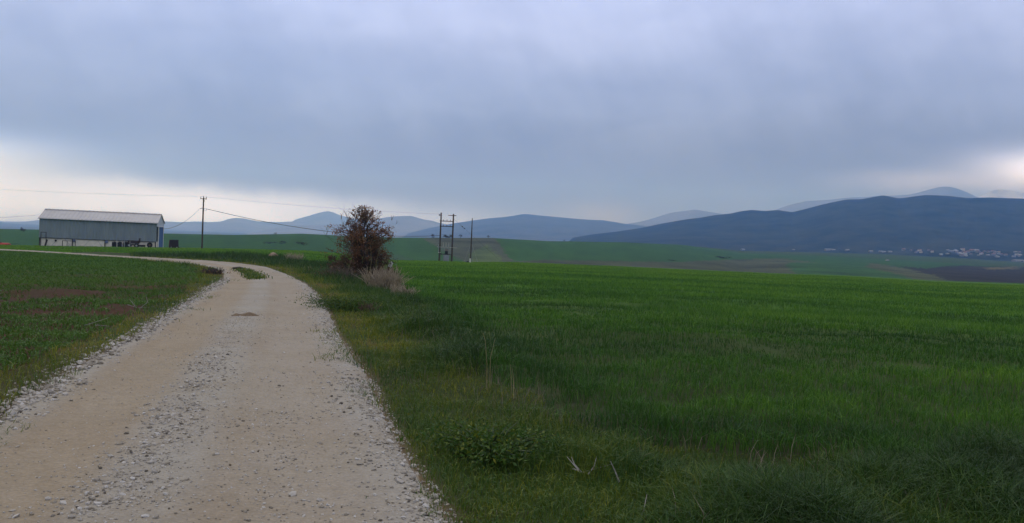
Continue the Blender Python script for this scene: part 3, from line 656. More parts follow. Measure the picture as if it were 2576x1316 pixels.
# ------------------------------------------------------------------ poles and wires
def pole_top(px, py, Y): return at(px, py, Y)
def insulator(c, h=.3, r=.07, axis=Vector((0, 0, 1))):
    b = MB(); c = Vector(c); pr = [(0, .4), (.12, 1), (.2, .45), (.35, 1), (.45, .45), (.6, 1), (.7, .45), (.85, .8), (1, .3)]
    return b.tube([c + axis * (h * a) for a, q in pr], [q * r for a, q in pr], 8)
def utility_pole():
    Y = 133.; b_ = at(508, 626, Y); t_ = at(513, 497, Y); zb = float(Hxy(b_.x, b_.y)); h = t_.z - zb; r = empty('utility_pole', (b_.x, b_.y, zb))
    MB().tube([(0, 0, -.3), (0, 0, h * .5), (0, 0, h)], [.15, .125, .105], 12).build('shaft', M_wood, r)
    MB().box((0, 0, h - .22), (1.0, .09, .1), .35).build('crossarm', M_iron, r)
    for x in (-.42, 0, .42):
        c = Vector((x * math.cos(.35), x * math.sin(.35), h - .17 if x else h)); insulator(c, .3, .075).build('insulator', M_porc, r)
    MB().tube([(0, 0, h - .9), (.3, .02, h - .3)], .02, 5).build('brace', M_iron, r)
    hc = h - 1.85
    MB().tube([(-.55, .0, hc + .05), (-.2, 0, hc + .12), (0, -.13, hc), (.25, -.05, hc - .32), (.5, 0, hc - .25), (.55, 0, hc + .02)], .028, 6).build('jumper_cable', M_wire, r)
    for s in (-1, 1): MB().tube([(s * .1, 0, hc + .05), (s * .55, 0, hc + .03)], .035, 6).build('clamp', M_galv, r)
    tag(r, 'single wooden utility pole standing right of the barn', 'utility pole'); return r, h, hc
UP, UPh, UPc = utility_pole()
def hframe():
    Y = 166.; b1 = at(1105, 657, Y); t1 = at(1109, 535, Y); b2 = at(1136, 658, Y); t2 = at(1141, 538.5, Y); z1 = float(Hxy(b1.x, b1.y)); z2 = float(Hxy(b2.x, b2.y))
    r = empty('transformer_pole', (b1.x, b1.y, z1)); h1 = t1.z - z1; dx = b2.x - b1.x; h2 = t2.z - z1; dz = z2 - z1
    MB().tube([(0, 0, -.3), (0, 0, h1 * .5), (0, 0, h1)], [.19, .165, .14], 12).build('shaft', M_wood, r); MB().tube([(dx, 0, dz - .3), (dx, 0, h2 * .5), (dx, 0, h2)], [.19, .165, .14], 12).build('shaft', M_wood, r)
    px = 2576 / 1024
    def zz(y): return at(1120, y, Y).z - z1
    for y in (556.5, 569.5):
        c = MB().box((dx / 2, -.19, zz(y)), (dx + .35, .11, .16)).build('crossarm', M_iron, r)
        for q in (.22, .5, .78): insulator((dx * q, -.19, zz(y) + .08), .28, .07).build('insulator', M_porc, c)
    for y in (540.3, 543.2): MB().box((-.22, 0, zz(y)), (.5, .1, .12)).build('bracket', M_iron, r)
    c = MB().box((dx - .1, .19, zz(541.5)), (1.35, .1, .13)).build('crossarm', M_iron, r)
    for q in (-.75, -.45): insulator((dx + q, .19, zz(541.5)), .38, .08, Vector((-1, 0, .06)).normalized()).build('insulator', M_porc, c)
    # lower gear: fuse bar, fuses, transformer on a stand, cabinet
    f = MB().box((dx / 2 + .25, -.2, zz(622)), (dx + 1.5, .1, .1)).build('fuse_bar', M_galv, r)
    for q in (.28, .5, .72): insulator((dx * q, -.26, zz(622)), .95, .075).build('fuse', M_galv, f)
    s = MB().box((dx / 2, 0, zz(640)), (dx * .98, .5, .13)).build('platform', M_iron, r)
    t = MB().box((dx * .55, 0, zz(640) + .36), (.62, .46, .6)).build('transformer', M_iron, r)
    for q in (-.2, 0, .2): insulator((dx * .55 + q, 0, zz(640) + .66), .5, .06).build('bushing', M_porc, t)
    for k in range(5): MB().box((dx * .55 - .24 + k * .12, -.26, zz(640) + .34), (.03, .07, .48)).build('fin', M_iron, t)
    MB().tube([(-.1, -.2, zz(633)), (.15, -.3, zz(637)), (.55, -.25, zz(639.4)), (dx * .5, -.2, zz(639))], .05, 6).build('feed_cable', M_wire, r)
    MB().tube([(-.22, -.05, 1.9), (-.22, -.05, 3.4)], .06, 6).build('conduit', M_galv, r); MB().box((-.05, -.2, zz(636)), (.5, .06, .1)).build('bracket', M_white, r)
    cb = MB().box((dx * .56, -.15, .75), (1.15, .5, 1.25)).build('cabinet', mat('grey_cabinet', (.2, .22, .23), (.15, .165, .17), 2, .6), r)
    MB().box((dx * .56, -.41, .75), (1.0, .025, 1.05)).build('cabinet_door', mat('cabinet_door', (.23, .25, .26), (.18, .19, .2), 2, .6), cb)
    tag(r, 'twin pole wooden frame carrying a transformer on the field crest', 'transformer pole')
    # third pole to the right with strain wire
    b3 = at(1183.5, 660, Y + 3); t3 = at(1187, 549, Y + 3); z3 = float(Hxy(b3.x, b3.y)); q = empty('field_pole', (b3.x, b3.y, z3)); h3 = t3.z - z3
    MB().tube([(0, 0, -.3), (0, 0, h3 * .5), (0, 0, h3)], [.15, .13, .08], 12).build('shaft', M_wood, q)
    for k in range(7): MB().box((.03 * (-1) ** k, -.13, h3 * (.35 + .07 * k)), (.26, .05, .05)).build('step', M_iron, q)
    MB().tube([(-1.3, -.2, .05), (0, -.1, h3 * .45)], .012, 5).build('stay_wire', M_galv, q); MB().tube([(1.5, .3, .05), (0, .1, h3 * .45)], .012, 5).build('stay_wire', M_galv, q)
    tag(q, 'lone slim wooden pole right of the twin pole frame', 'utility pole')
    w = at(1182.5, 662, Y - 4); zw = float(Hxy(w.x, w.y)); s = empty('marker_post', (w.x, w.y, zw)); MB().box((0, 0, .42), (.24, .24, .9), .2, taper=.85).build('body', M_white, s); MB().tube([(0, 0, .87), (0, 0, 1.02), (.03, 0, 1.12)], [.1, .11, .04], 8).build('cap', M_iron, s)
    tag(s, 'short white post with dark cap at the foot of the lone pole', 'post')
    w = at(1176, 662, Y - 4); zw = float(Hxy(w.x, w.y)); V, Fc, tn = stones(np.array([[0, 0, .12], [.22, .05, .06], [-.2, .02, .02]]), np.array([.28, .2, .18]), .7)
    o = np_mesh('dark_boulder', V, [Fc], M_rubber); o.location = (w.x, w.y, zw); tag(o, 'small black heap beside the short white post', 'rubble')
    return r, h1, dx, h2, zz, q, h3
HF, HFh, HFdx, HFh2, HFzz, P3, P3h = hframe()
def wire(name, label, a, b, sag, rad, mt, cat='wire', extra=None):
    a, b = Vector(a), Vector(b); n = 28; pts = []
    for i in range(n + 1):
        u = i / n; p = a.lerp(b, u); p.z -= sag * 4 * u * (1 - u); pts.append(p)
    return tag(MB().tube(pts, rad, 5).build(name, mt), label, cat)
UT = UP.location + Vector((0, 0, UPh + .15)); HT = HF.location + Vector((-.3, 0, HFh - .3))
wire('overhead_wire', 'thin overhead wire from the single pole to the twin pole frame', UT, HT, .35, .013, M_wire2)
wl = at(-320, 455, 150.); wire('overhead_wire', 'thin overhead wire running off left above the barn roof', UT, wl, .45, .013, M_wire2)
UC = UP.location + Vector((.55, 0, UPc + .03)); HC = HF.location + Vector((-.2, -.1, HFzz(593.5)))
wire('power_cable', 'thick black cable sagging from single pole behind the brown tree', UC, HC, 1.55, .042, M_wire, 'cable')
be = barn_pt(BL + .1, BW / 2, BHe - 1.0); be = barn_pt(BL, BW * .35, BHe - 1.05)
wire('power_cable', 'black service cable drooping from single pole to the barn gable', UP.location + Vector((-.55, 0, UPc + .03)), be, 1.05, .026, M_wire, 'cable')
bl = barn_pt(0, BW / 2, BHe + .6); wire('service_wire', 'faint wire running left from the barn gable', bl, at(-250, 548, 170), .5, .016, M_wire2)
g0 = HF.location + Vector((HFdx, 0, HFh2 - .9)); g1 = at(1263, 662, 176); g1.z = float(Hxy(g1.x, g1.y))
gw = empty('guy_wire', g0); 
MB().tube([(0, 0, 0), g1 - g0], .012, 5).build('cable', M_wire, gw)
for u in (.165, .205): 
    c = (g1 - g0) * u; insulator(c, .42, .1, (g1 - g0).normalized()).build('insulator', M_iron, gw)
tag(gw, 'slanting guy wire with two dark insulators right of the twin poles', 'guy wire')

# ------------------------------------------------------------------ the brown tree
def grow(mb, p, d, L, r, depth, tips, spread=.5, wig=.18, upb=.1, kids=(3, 5)):
    pts = [p.copy()]; rad = [r]; q = p.copy(); d = d.normalized(); n = 5
    for i in range(n):
        d = (d + Vector((random.gauss(0, wig), random.gauss(0, wig), random.gauss(0, wig) + upb))).normalized(); q = q + d * (L / n); pts.append(q.copy()); rad.append(r * (1 - .8 * (i + 1) / n))
    mb.tube(pts, rad, 6 if depth > 1 else 4, cap=False); tips.append((pts, depth))
    if depth == 0: return
    for k in range(random.randint(*kids)):
        i = random.randint(1, n); s = (pts[i] - pts[i - 1]).normalized(); a = Vector((random.gauss(0, 1), random.gauss(0, 1), random.gauss(0, .5))); a = (a - s * a.dot(s)).normalized()
        grow(mb, pts[i], s * (1 - spread) + a * spread, L * random.uniform(.45, .7), rad[i] * .7 + .001, depth - 1, tips, spread, wig, upb, kids)
def leafcards(pos, size, flat=.3):
    n = len(pos); u = rng.normal(0, 1, (n, 3)); u /= np.linalg.norm(u, axis=1)[:, None]; w = rng.normal(0, 1, (n, 3)); w -= u * (w * u).sum(1)[:, None]; w /= np.linalg.norm(w, axis=1)[:, None]; nn = np.cross(u, w)
    s = size[:, None]; V = np.stack([pos - u * s, pos - w * s * .42 + nn * s * .12, pos + u * s, pos + w * s * .42 + nn * s * .12], 1)
    return V.reshape(-1, 3), np.arange(n * 4).reshape(-1, 4)
M_oak = blade_mat('brown_leaf', [(0, (.066, .043, .031)), (.35, (.135, .075, .047)), (.7, (.225, .108, .058)), (1, (.31, .185, .10))], .4, .7)
def oak_tree():
    g = hit(912, 700); root = empty('brown_tree', g); tips = []; mb = MB(); sc_ = g[1] / F
    H = (700 - 512) * sc_
    for k in range(9):
        a = k * 2.4; b = Vector((math.cos(a) * .12 * (k > 0), math.sin(a) * .12 * (k > 0), -.05)); ln = random.uniform(.12, .5) if k else .05
        grow(mb, b, Vector((math.cos(a) * ln, math.sin(a) * ln, 1)), H * random.uniform(.5, .68) if k else H * .74, .045 if k else .07, 3, tips, .5, .12, .09, (2, 4))
    # bare whips reaching out of the top
    for k in range(70):
        pts = random.choice([t for t in tips if t[0][-1].z > H * .5 and t[0][-1].z < H * .86])[0]; p = pts[-2]; d = Vector((random.gauss(0, .4), random.gauss(0, .4), 1)).normalized(); L = random.uniform(.2, .5); q = [p, p + d * L * .5, p + d * L + Vector((random.gauss(0, .06), random.gauss(0, .06), 0))]
        if q[-1].z < H * 1.04: mb.tube(q, [.012, .009, .005], 4)
    P = []
    # leaf clumps along side boughs: outline wide at two thirds of the height, a waist, a broad skirt
    def reach(z): return float(np.interp(z, [0, .1, .25, .36, .46, .56, .68, .8, .9, 1.0], [1.55, 1.62, 1.45, 1.28, 1.02, 1.25, 1.45, .85, .5, .28]))
    for k in range(500):
        z = .02 + .93 * random.random() ** 1.12; a = random.uniform(0, 6.28); R0 = reach(z) * (random.random() ** .55) * (.62 + .72 * float(vnoise(a * 1.9, z * 6, 4)))
        if k % 15 == 0 and z > .25: R0 *= 1.3; z = min(.97, z * 1.05)
        elif k % 4 and math.sin(a * 3 + z * 9) > .62 and z > .3: continue
        c = Vector((R0 * math.cos(a), R0 * math.sin(a), z * H))
        s0 = Vector((c.x * .25, c.y * .25, max(.05, c.z - .45 * H * .25))); e = c + Vector((c.x * .12, c.y * .12, .08)); mb.tube([s0, s0.lerp(e, .5) + Vector((0, 0, -.05)), e], [.013, .01, .005], 4)
        m_ = int((34 if z < .62 else 24 if z < .8 else 11) * random.uniform(.2, 1.7)); sg = .105 if z < .7 else .085
        hue = random.uniform(.0, .75) if z > .28 else random.uniform(-.08, .4)
        if .38 < z < .62: hue += .12
        for q in range(m_): P.append((c.x + random.gauss(0, sg), c.y + random.gauss(0, sg), max(.02, c.z + random.gauss(0, sg * .8)), hue))
    mb.build('trunk', M_bark, root)
    P = np.array(P); V, Fc = leafcards(P[:, :3], rng.uniform(.032, .065, len(P))); tint = np.clip(P[:, 3] + rng.normal(0, .12, len(P)), 0, 1)
    np_mesh('crown', V, [Fc], M_oak, root, {'tint': np.repeat(tint, 4)})
    tag(root, 'bushy young tree holding dry brown leaves beside the track', 'tree'); return g
TG = oak_tree()
def twig_bush(name, label, px, py, h, w, n, mt, lean=.5, cat='shrub', group=None, leaf=0):
    g = hit(px, py); root = empty(name, g); b = MB()
    for k in range(n):
        a = random.uniform(0, 6.28); q = w * .35 * math.sqrt(random.random()); p = Vector((q * math.cos(a), q * math.sin(a), -.02)); d = Vector((random.gauss(0, lean), random.gauss(0, lean), 1)).normalized(); L = h * random.uniform(.5, 1.05)
        m1 = p + d * L * .5; e = p + d * L + Vector((random.gauss(0, .1), random.gauss(0, .1), random.gauss(0, .05))) * h; b.tube([p, m1, e], [.011, .009, .005], 4)
        for _ in range(2):
            s = p.lerp(e, random.uniform(.3, .8)); dd = (d + Vector((random.gauss(0, .6), random.gauss(0, .6), random.gauss(0, .3)))).normalized(); b.tube([s, s + dd * L * .3], [.007, .004], 3)
    b.build('stems', mt, root)
    if leaf:
        P = np.stack([rng.normal(0, w * .3, leaf), rng.normal(0, w * .3, leaf), np.abs(rng.normal(.25, .25, leaf)) * h], 1); V, Fc = leafcards(P, rng.uniform(.02, .05, leaf)); np_mesh('foliage', V, [Fc], M_oak, root, {'tint': np.repeat(rng.uniform(.1, .8, leaf), 4)})
    return tag(root, label, cat, group)
twig_bush('dry_shrub', 'pale straw grey leafless shrub in front of the brown tree', 965, 724, .88, 1.9, 240, M_twig, .48)
twig_bush('dry_shrub', 'small greyish twiggy shrub at the right foot of the brown tree', 1014, 744, .45, 1.1, 110, M_twig, .7)
twig_bush('dry_shrub', 'low brown dead shrub left of the brown tree', 850, 704, .65, 1.9, 170, mat('brown_weed', (.12, .085, .065), (.07, .05, .04)), .5, leaf=500)
twig_bush('dry_shrub', 'reddish dry weed clump in the grass below the grey shrub', 930, 790, .3, .5, 60, mat('red_twig', (.13, .07, .05), (.08, .05, .04)), .6)
twig_bush('dry_shrub', 'tangle of grey weeds beside the tan boulder', 740, 655, .7, 2.2, 150, M_twig, .4)
twig_bush('dry_shrub', 'brown dead weeds at the inside of the track bend', 533, 690, .35, 1.3, 120, M_bark, .6, leaf=200)

def sign_post():
    g = hit(963, 705); H_ = 48 * g[1] / F; r = empty('marker_sign', g); d = Vector((.45, 0, 1)).normalized(); M_o = mat('orange_wood', (.33, .17, .07), (.2, .11, .06), 5)
    MB().tube([(0, 0, -.1), d * H_ * .35], .035, 8).build('lower_post', M_white, r); MB().tube([d * H_ * .35, d * H_ * .75], .035, 8).build('upper_post', M_o, r)
    MB().box(d * H_ * .92, (.17, .03, .3), 0, Matrix.Rotation(.42, 3, 'Y')).build('plate', M_white, r); MB().box(d * H_ * .92 + Vector((.12, 0, .12)), (.09, .035, .06), 0, Matrix.Rotation(.42, 3, 'Y')).build('bracket', M_iron, r)
    tag(r, 'tilted white and orange marker post with a white plate by the tree', 'marker post')
sign_post()
def boulder(name, label, px, py, s, mt, seed, flat=.75):
    import bmesh
    g = hit(px, py); bm = bmesh.new(); bmesh.ops.create_icosphere(bm, subdivisions=3, radius=1)
    for v in bm.verts:
        q = v.co; k = 1 + .55 * (float(fbm(q.x * 1.3 + seed, q.y * 1.3 + q.z * 1.7, seed)) - .5) + .12 * (float(vnoise(q.x * 5, q.z * 5 + q.y * 4, seed)) - .5); v.co = Vector((q.x * k * s, q.y * k * s * .8, q.z * k * s * flat))
    me = bpy.data.meshes.new(name); bm.to_mesh(me); bm.free(); o = link_mesh(name, me, mt); o.location = (g[0], g[1], g[2] + s * .25); return tag(o, label, 'rock')
boulder('boulder', 'tan boulder lying in the rough verge beyond the bend', 687, 647, .42, mat('tan_rock', (.33, .25, .17), (.17, .11, .08), 3, .9, bmp=.5, bd=.05), 5)
M_lime = mat('limestone', (.36, .335, .30), (.25, .22, .185), 9, .9, bmp=.4)
boulder('rock', 'pale fist sized stone at the right edge of the track', 1094, 1254, .028, M_lime, 3)
boulder('rock', 'largest pale flat stone in the middle of the track', 555, 1290, .05, M_lime, 4, .45)
boulder('rock', 'small brown stone on the right wheel track', 684, 1230, .024, mat('brown_rock', (.14, .10, .09), (.08, .06, .06), 9), 6, .6)

# grass island and dirt heaps on the track
def road_tuft():
    c = [hit(x, y) for x, y in ((606, 681), (620, 686), (633, 692), (642, 699), (648, 705))]; n = 1500; P = []
    for k in range(n):
        i = random.randint(0, 3); u = random.random(); q = c[i] * (1 - u) + c[i + 1] * u; P.append((q[0] + random.gauss(0, .16), q[1] + random.gauss(0, .3), 0))
    P = np.array(P); P[:, 2] = Hxy(P[:, 0], P[:, 1]) + .02; o = P.mean(0); V, Fc, T = blades(P - o, rng.uniform(.06, .22, n), rng.uniform(.02, .04, n), rng.uniform(.3, 1.2, n), np.clip(rng.normal(.45, .2, n), 0, 1), np.ones(n, bool))
    ob = np_mesh('grass_patch', V, Fc, GM['verge'], attrs={'tint': T}); ob.location = o; tag(ob, 'long green grass tuft growing in the middle of the track bend', 'grass tuft')
    g = hit(602, 678); s = tag(MB().tube([(-.35, 0, .05), (0, .05, .09), (.3, 0, .06)], [.05, .06, .03], 7).build('log', M_bark), 'short brown stick beside the grass tuft on the track', 'stick'); s.location = g
road_tuft()
def dirt_heap(px, py, w, label):
    g = hit(px, py); n, mn = 9, 26; v = [(0, 0, .05 * w + .02)]; f = []
    for i in range(1, n + 1):
        for j in range(mn):
            a = 2 * math.pi * j / mn; q = i / n * (1 + .5 * (float(vnoise(math.cos(a) * 2 + px, math.sin(a) * 2, 3)) - .5)); x, y = q * w * .5 * math.cos(a), q * w * .42 * math.sin(a)
            v.append((x, y, (.10 * w + .003) * (1 - (i / n) ** 1.5) * (.45 + 1.1 * float(vnoise(x * 11, y * 11 + px, 7))) - (.02 if i == n else 0) + .012))
    f += [(0, 1 + j, 1 + (j + 1) % mn) for j in range(mn)]
    for i in range(n - 1):
        for j in range(mn): f.append((1 + i * mn + j, 1 + (i + 1) * mn + j, 1 + (i + 1) * mn + (j + 1) % mn, 1 + i * mn + (j + 1) % mn))
    o = MB().add(v, f).build('dirt_clod', mat('dirt', (.17, .125, .08), (.10, .07, .045), 14, .95, bmp=.6), None); o.location = g + np.array([0, 0, .022]); tag(o, label, 'dirt clod')
dirt_heap(616, 800, .62, 'brown crumbled dirt clod lying on the middle of the track')

# dead branches and dry stalks
M_straw = mat('straw', (.22, .19, .085), (.13, .11, .05), 12, .8)
def dead_branch(name, label, px, py, strokes, rad=.008, cat='branch'):
    g = hit(px, py); root = empty(name, g); sx = g[1] / F
    for st in strokes:
        pts = [Vector(((x - px) * sx, random.uniform(-.05, .05) + .05 * i, max(.01, (py - y) * sx))) for i, (x, y) in enumerate(st)]; k = len(pts); MB().tube(pts, [rad * (1 - .6 * i / (k - 1)) for i in range(k)], 6).build('stem' if cat != 'branch' else 'limb', M_bare if cat == 'branch' else M_straw, root)
    return tag(root, label, cat)
dead_branch('dead_branch', 'bleached forked dead branch lying in the dark grass', 1478, 1195, [[(1440, 1182), (1465, 1190), (1500, 1194), (1545, 1180)], [(1478, 1192), (1495, 1175), (1502, 1155)], [(1462, 1190), (1445, 1175), (1438, 1160)], [(1470, 1192), (1455, 1185), (1428, 1165)]], .006)
dead_branch('dead_branch', 'pale straight dead stick standing right of the forked branch', 1560, 1222, [[(1560, 1222), (1550, 1195), (1536, 1168)]], .007)
dead_branch('dead_branch', 'short bleached stick low in the grass nearest the camera', 1612, 1302, [[(1612, 1302), (1620, 1280), (1632, 1255)]], .005)
dead_branch('dead_branch', 'grey dead branch tangle in the left verge', 355, 778, [[(322, 768), (345, 776), (382, 772)], [(355, 775), (370, 760), (362, 745)], [(340, 772), (326, 755)]], .008)
dead_branch('dead_branch', 'thin grey dead twigs on the leafy left field edge', 238, 822, [[(210, 830), (245, 808), (262, 800)], [(238, 818), (268, 826)]], .006)
dead_branch('dry_stalk', 'tall pair of yellow dry stalks at the crop edge', 1226, 985, [[(1224, 985), (1222, 920), (1215, 860), (1208, 840)], [(1232, 975), (1230, 900), (1240, 850)]], .0045, 'dry stalk')
dead_branch('dry_stalk', 'shorter dry straw stalks right of the tall yellow pair', 1290, 1005, [[(1286, 1005), (1284, 955), (1280, 920)], [(1292, 1003), (1290, 960), (1285, 930)]], .0045, 'dry stalk')
dead_branch('dry_stalk', 'thin bent dry stalk above the bleached forked branch', 1612, 1170, [[(1612, 1190), (1612, 1150), (1610, 1120)], [(1612, 1150), (1630, 1146), (1640, 1142)]], .003, 'dry stalk')
dead_branch('dry_stalk', 'slanting pale dry straws beside the dark leafy plant', 1330, 1160, [[(1285, 1190), (1315, 1165), (1345, 1125)], [(1290, 1195), (1330, 1160)]], .003, 'dry stalk')

dead_branch('dry_stalk', 'long pale dry stems rising in front of the brown tree', 940, 712, [[(925, 712), (932, 660), (928, 612)], [(948, 714), (944, 660), (951, 625)], [(960, 716), (955, 680), (968, 640)]], .011, 'dry stalk')
dead_branch('dry_stalk', 'crossed pale dry stems at the left foot of the brown tree', 880, 706, [[(870, 706), (876, 670), (884, 640)], [(893, 708), (884, 680), (862, 655)]], .01, 'dry stalk')
def leafy(px, py, h, w, n, label):
    g = hit(px, py); root = empty('leafy_weed', g); b = MB(); P = []
    for k in range(max(6, n // 60)):
        a = random.uniform(0, 6.28); e = Vector((math.cos(a) * w * .45 * random.random(), math.sin(a) * w * .45 * random.random(), h * random.uniform(.5, 1))); b.tube([(0, 0, -.02), e * .5 + Vector((0, 0, h * .1)), e], [.008, .006, .003], 4)
        for q in range(n // max(6, n // 60)): u = random.uniform(.25, 1); P.append((e * u)[:] if False else tuple(e * u + Vector((random.gauss(0, w * .09), random.gauss(0, w * .09), random.gauss(0, h * .08)))))
    b.build('stems', mat('weed_stem', (.05, .075, .025)), root); P = np.array(P); P[:, 2] = np.maximum(P[:, 2], .01); V, Fc = leafcards(P, rng.uniform(.012, .028, len(P))); np_mesh('foliage', V, [Fc], GM['verge'], root, {'tint': np.repeat(np.clip(rng.normal(.36, .16, len(P)), 0, .8), 4)})
    tag(root, label, 'weed plant')
leafy(1235, 1140, .19, 1.25, 3400, 'dark leafy weed in the verge near the forked branch')
leafy(872, 782, .36, 2.4, 4600, 'dark green bush on the verge where the track narrows')

# ------------------------------------------------------------------ far trees, bushes, village
M_fleaf = blade_mat('far_leaf', [(0, (.022, .028, .022)), (.5, (.045, .05, .038)), (1, (.075, .07, .055))], .1, .8)
def far_tree(name, label, px, py, Y, w, h, trunk=.2, n=420, group=None, base=None):
    p = at(px, py, Y); z = p.z if base is None else base; r = empty(name, (p.x, p.y, z)); b = MB().tube([(0, 0, -.4), (0, 0, h * (trunk + .25))], [w * .05 + .05, w * .03 + .03], 6)
    if trunk: b.build('trunk', M_bark, r)
    # clumped crown
    nc = 7; cc = np.stack([rng.normal(0, .24, nc), rng.normal(0, .24, nc), rng.uniform(trunk + .12, .84, nc)], 1); i = rng.integers(0, nc, n); q = cc[i] + rng.normal(0, .11, (n, 3)) * np.array([1.1, 1.1, .9]); q[:, 2] = np.clip(q[:, 2], trunk * .8, 1.); P = q * np.array([w, w, h])
    V, Fc = leafcards(P, rng.uniform(.04, .08, n) * (w + h) * .45); np_mesh('crown', V, [Fc], M_fleaf, r, {'tint': np.repeat(rng.uniform(0, 1, n), 4)}); return tag(r, label, 'tree' if trunk else 'bush', group)
def ridge_tree(name, label, px, w_px, h_px, trunk=.2, n=420, group=None, Yf=1.):
    az, _ = azt(px, 600); Rf = float(np.interp(az, G_az, G_r)) * Yf; Y = Rf * math.cos(az); z = float(Hpol(Rf, az)); k = Y / F; d = ray(px, 600); p = Vector((d.x / d.y * Y, Y, z - .1))
    r = far_tree(name, label, px, 600, Y, w_px * k, h_px * k, trunk, n, group, base=z - .15); return r
ridge_tree('ridge_tree', 'round bare tree on the skyline right of the twin poles', 1309, 9, 10, .3) if False else None
ridge_tree('ridge_tree', 'small round dark tree on the ridge between twin poles and lone pole', 1158, 8, 9, .25)
ridge_tree('ridge_tree', 'small dark tree on the ridge right of the lone pole', 1229, 7.5, 7, .25)
ridge_tree('ridge_bush', 'leafless bush on the ridge left of the twin poles', 1090, 13, 10, 0)
ridge_tree('ridge_bush', 'wide grey bush on the ridge seen between the twin poles', 1118, 22, 10, 0, 600)
ridge_tree('ridge_bush', 'low grey bush on the ridge behind the right twin pole', 1137, 14, 8, 0)
ridge_tree('ridge_tree', 'dark tree on the far field left of the barn', 59, 13, 14, .2, Yf=.93)
ridge_tree('ridge_bush', 'tiny bush on the skyline between the utility pole and the tree', 692, 9, 5, 0)
ridge_tree('ridge_bush', 'small dark bush on the ridge skyline right of the field poles', 1420, 6, 5, 0)
def slope_bush(px, py, w, h, label, n=300):
    az, t = azt(px, py); Rc = np.interp(az, C_az, C_r); Rf = np.interp(az, G_az, G_r); rr = np.linspace(Rc + 20, Rf, 1500); zz = Hpol(rr, np.full(1500, az)); e = (zz - EYE) / rr; i = np.nonzero(e >= t)[0]; r = rr[i[0]] if len(i) else Rf
    z = float(Hpol(r, az)); Y = r * math.cos(az); k = Y / F; far_tree('field_bush', label, px, py, Y, w * k, h * k, 0, n, 'dark bushes on the far green slope', base=z - .2)
slope_bush(681, 613, 28, 8, 'leftmost dark bush on the far slope above the tan boulder')
slope_bush(715, 614, 24, 10, 'tallest dark bush on the far slope above the bend')
slope_bush(755, 616, 36, 9, 'right dark bush on the far slope left of the brown tree')
slope_bush(1815, 650, 44, 7, 'dark thicket on the far field below the dark mountain')
slope_bush(1690, 656, 26, 4, 'low dark scrub patch on the pale far field strip')

# foot of the dark mountain: the village
def mtn_point(px, py):
    """first point of the mountain foot or valley land in that direction"""
    az, t = azt(px, py); j = int(np.clip(np.searchsorted(Maz, az), 1, len(Maz) - 1)); c = MV[:60, j]; r = np.hypot(c[:, 0], c[:, 1]); e = (c[:, 2] - EYE) / r
    i = np.nonzero(e >= t)[0]; i = i[0] if len(i) else 20
    if i == 0: return Vector(c[0])
    u = (t - e[i - 1]) / (e[i] - e[i - 1] + 1e-9); u = min(max(u, 0), 1); return Vector(c[i - 1] * (1 - u) + c[i] * u)
HM = {'white': mat('render_white', (.23, .23, .225), (.15, .15, .15), .3, .8), 'cream': mat('render_cream', (.5, .46, .4), (.4, .37, .33), .3, .8), 'red': mat('clay_roof', (.20, .11, .085), (.14, .08, .065), .4, .85), 'pale': mat('pale_sheet', (.30, .31, .32), (.22, .23, .24), .3, .6), 'glass': mat('dark_window', (.03, .035, .04), (.04, .045, .05), 1, .2)}
def house_proto(name, w, d, h, rh, wall, roof, loc, rz):
    r = empty(name, loc, rz); MB().box((0, 0, h / 2 - 1), (w, d, h + 2)).build('wall', HM[wall], r); o = .5
    q = MB().add([(-w / 2 - o, -d / 2 - o, h), (w / 2 + o, -d / 2 - o, h), (w / 2 + o, d / 2 + o, h), (-w / 2 - o, d / 2 + o, h), (-w / 2 - o, 0, h + rh), (w / 2 + o, 0, h + rh)], [(0, 1, 5, 4), (2, 3, 4, 5), (0, 4, 3), (1, 2, 5), (3, 2, 1, 0)]).build('roof', HM[roof], r)
    if name == 'house':
        MB().box((w * .25, d * .15, h + rh * .9), (.8, .8, 1.8)).build('chimney', HM['cream'], q)
        for x in (-w * .28, w * .28):
            for z in ([1.6, 4.4] if h > 5 else [1.7]): MB().box((x, -d / 2 - .03, z), (1.3, .08, 1.3)).build('window', HM['glass'], r)
        MB().box((0, -d / 2 - .03, 1.1), (1.1, .08, 2.2)).build('door', HM['glass'], r)
    else:
        MB().box((0, -d / 2 - .03, h * .4), (w * .12, .08, h * .8)).build('door', HM['glass'], r)
    return r
protos = [house_proto('house', 11, 9, 6, 2.4, 'white', 'red', (0, 0, 0), 0), house_proto('house', 13, 9, 3.6, 1.6, 'white', 'pale', (0, 0, 0), 0), house_proto('house', 10, 9, 6.2, 2.2, 'cream', 'red', (0, 0, 0), 0)]
lab = ['white two storey house with red roof among the distant village', 'low white house with pale roof among the distant village', 'cream house with red roof among the distant village']
spots = []
random.seed(23)
for k in range(80):
    x = random.choice([random.uniform(2380, 2600), random.uniform(2400, 2590), random.uniform(2270, 2700)]); y0 = 626 + (x - 2270) * .028; spots.append((x, y0 + random.uniform(-2, 15), random.choice((0, 0, 1, 1, 2))))
spots += [(2188, 634, 1), (2214, 634, 1), (2222, 635, 1), (2236, 635, 1), (2306, 634, 1), (2312, 633, 2), (1868, 629.5, 1), (1996, 629, 1), (2130, 631, 1)]
used = [False] * 3
for x, y, t in spots:
    p = mtn_point(x, y); r = protos[t] if not used[t] else copy_tree(protos[t]); used[t] = True
    r.location = p; r.rotation_euler = (0, 0, random.uniform(-.6, .6)); s_ = random.uniform(.38, .66); r.scale = (s_, s_, s_); tag(r, lab[t], 'house', ('red roofed white village houses', 'low pale roofed village houses', 'cream village houses')[t])
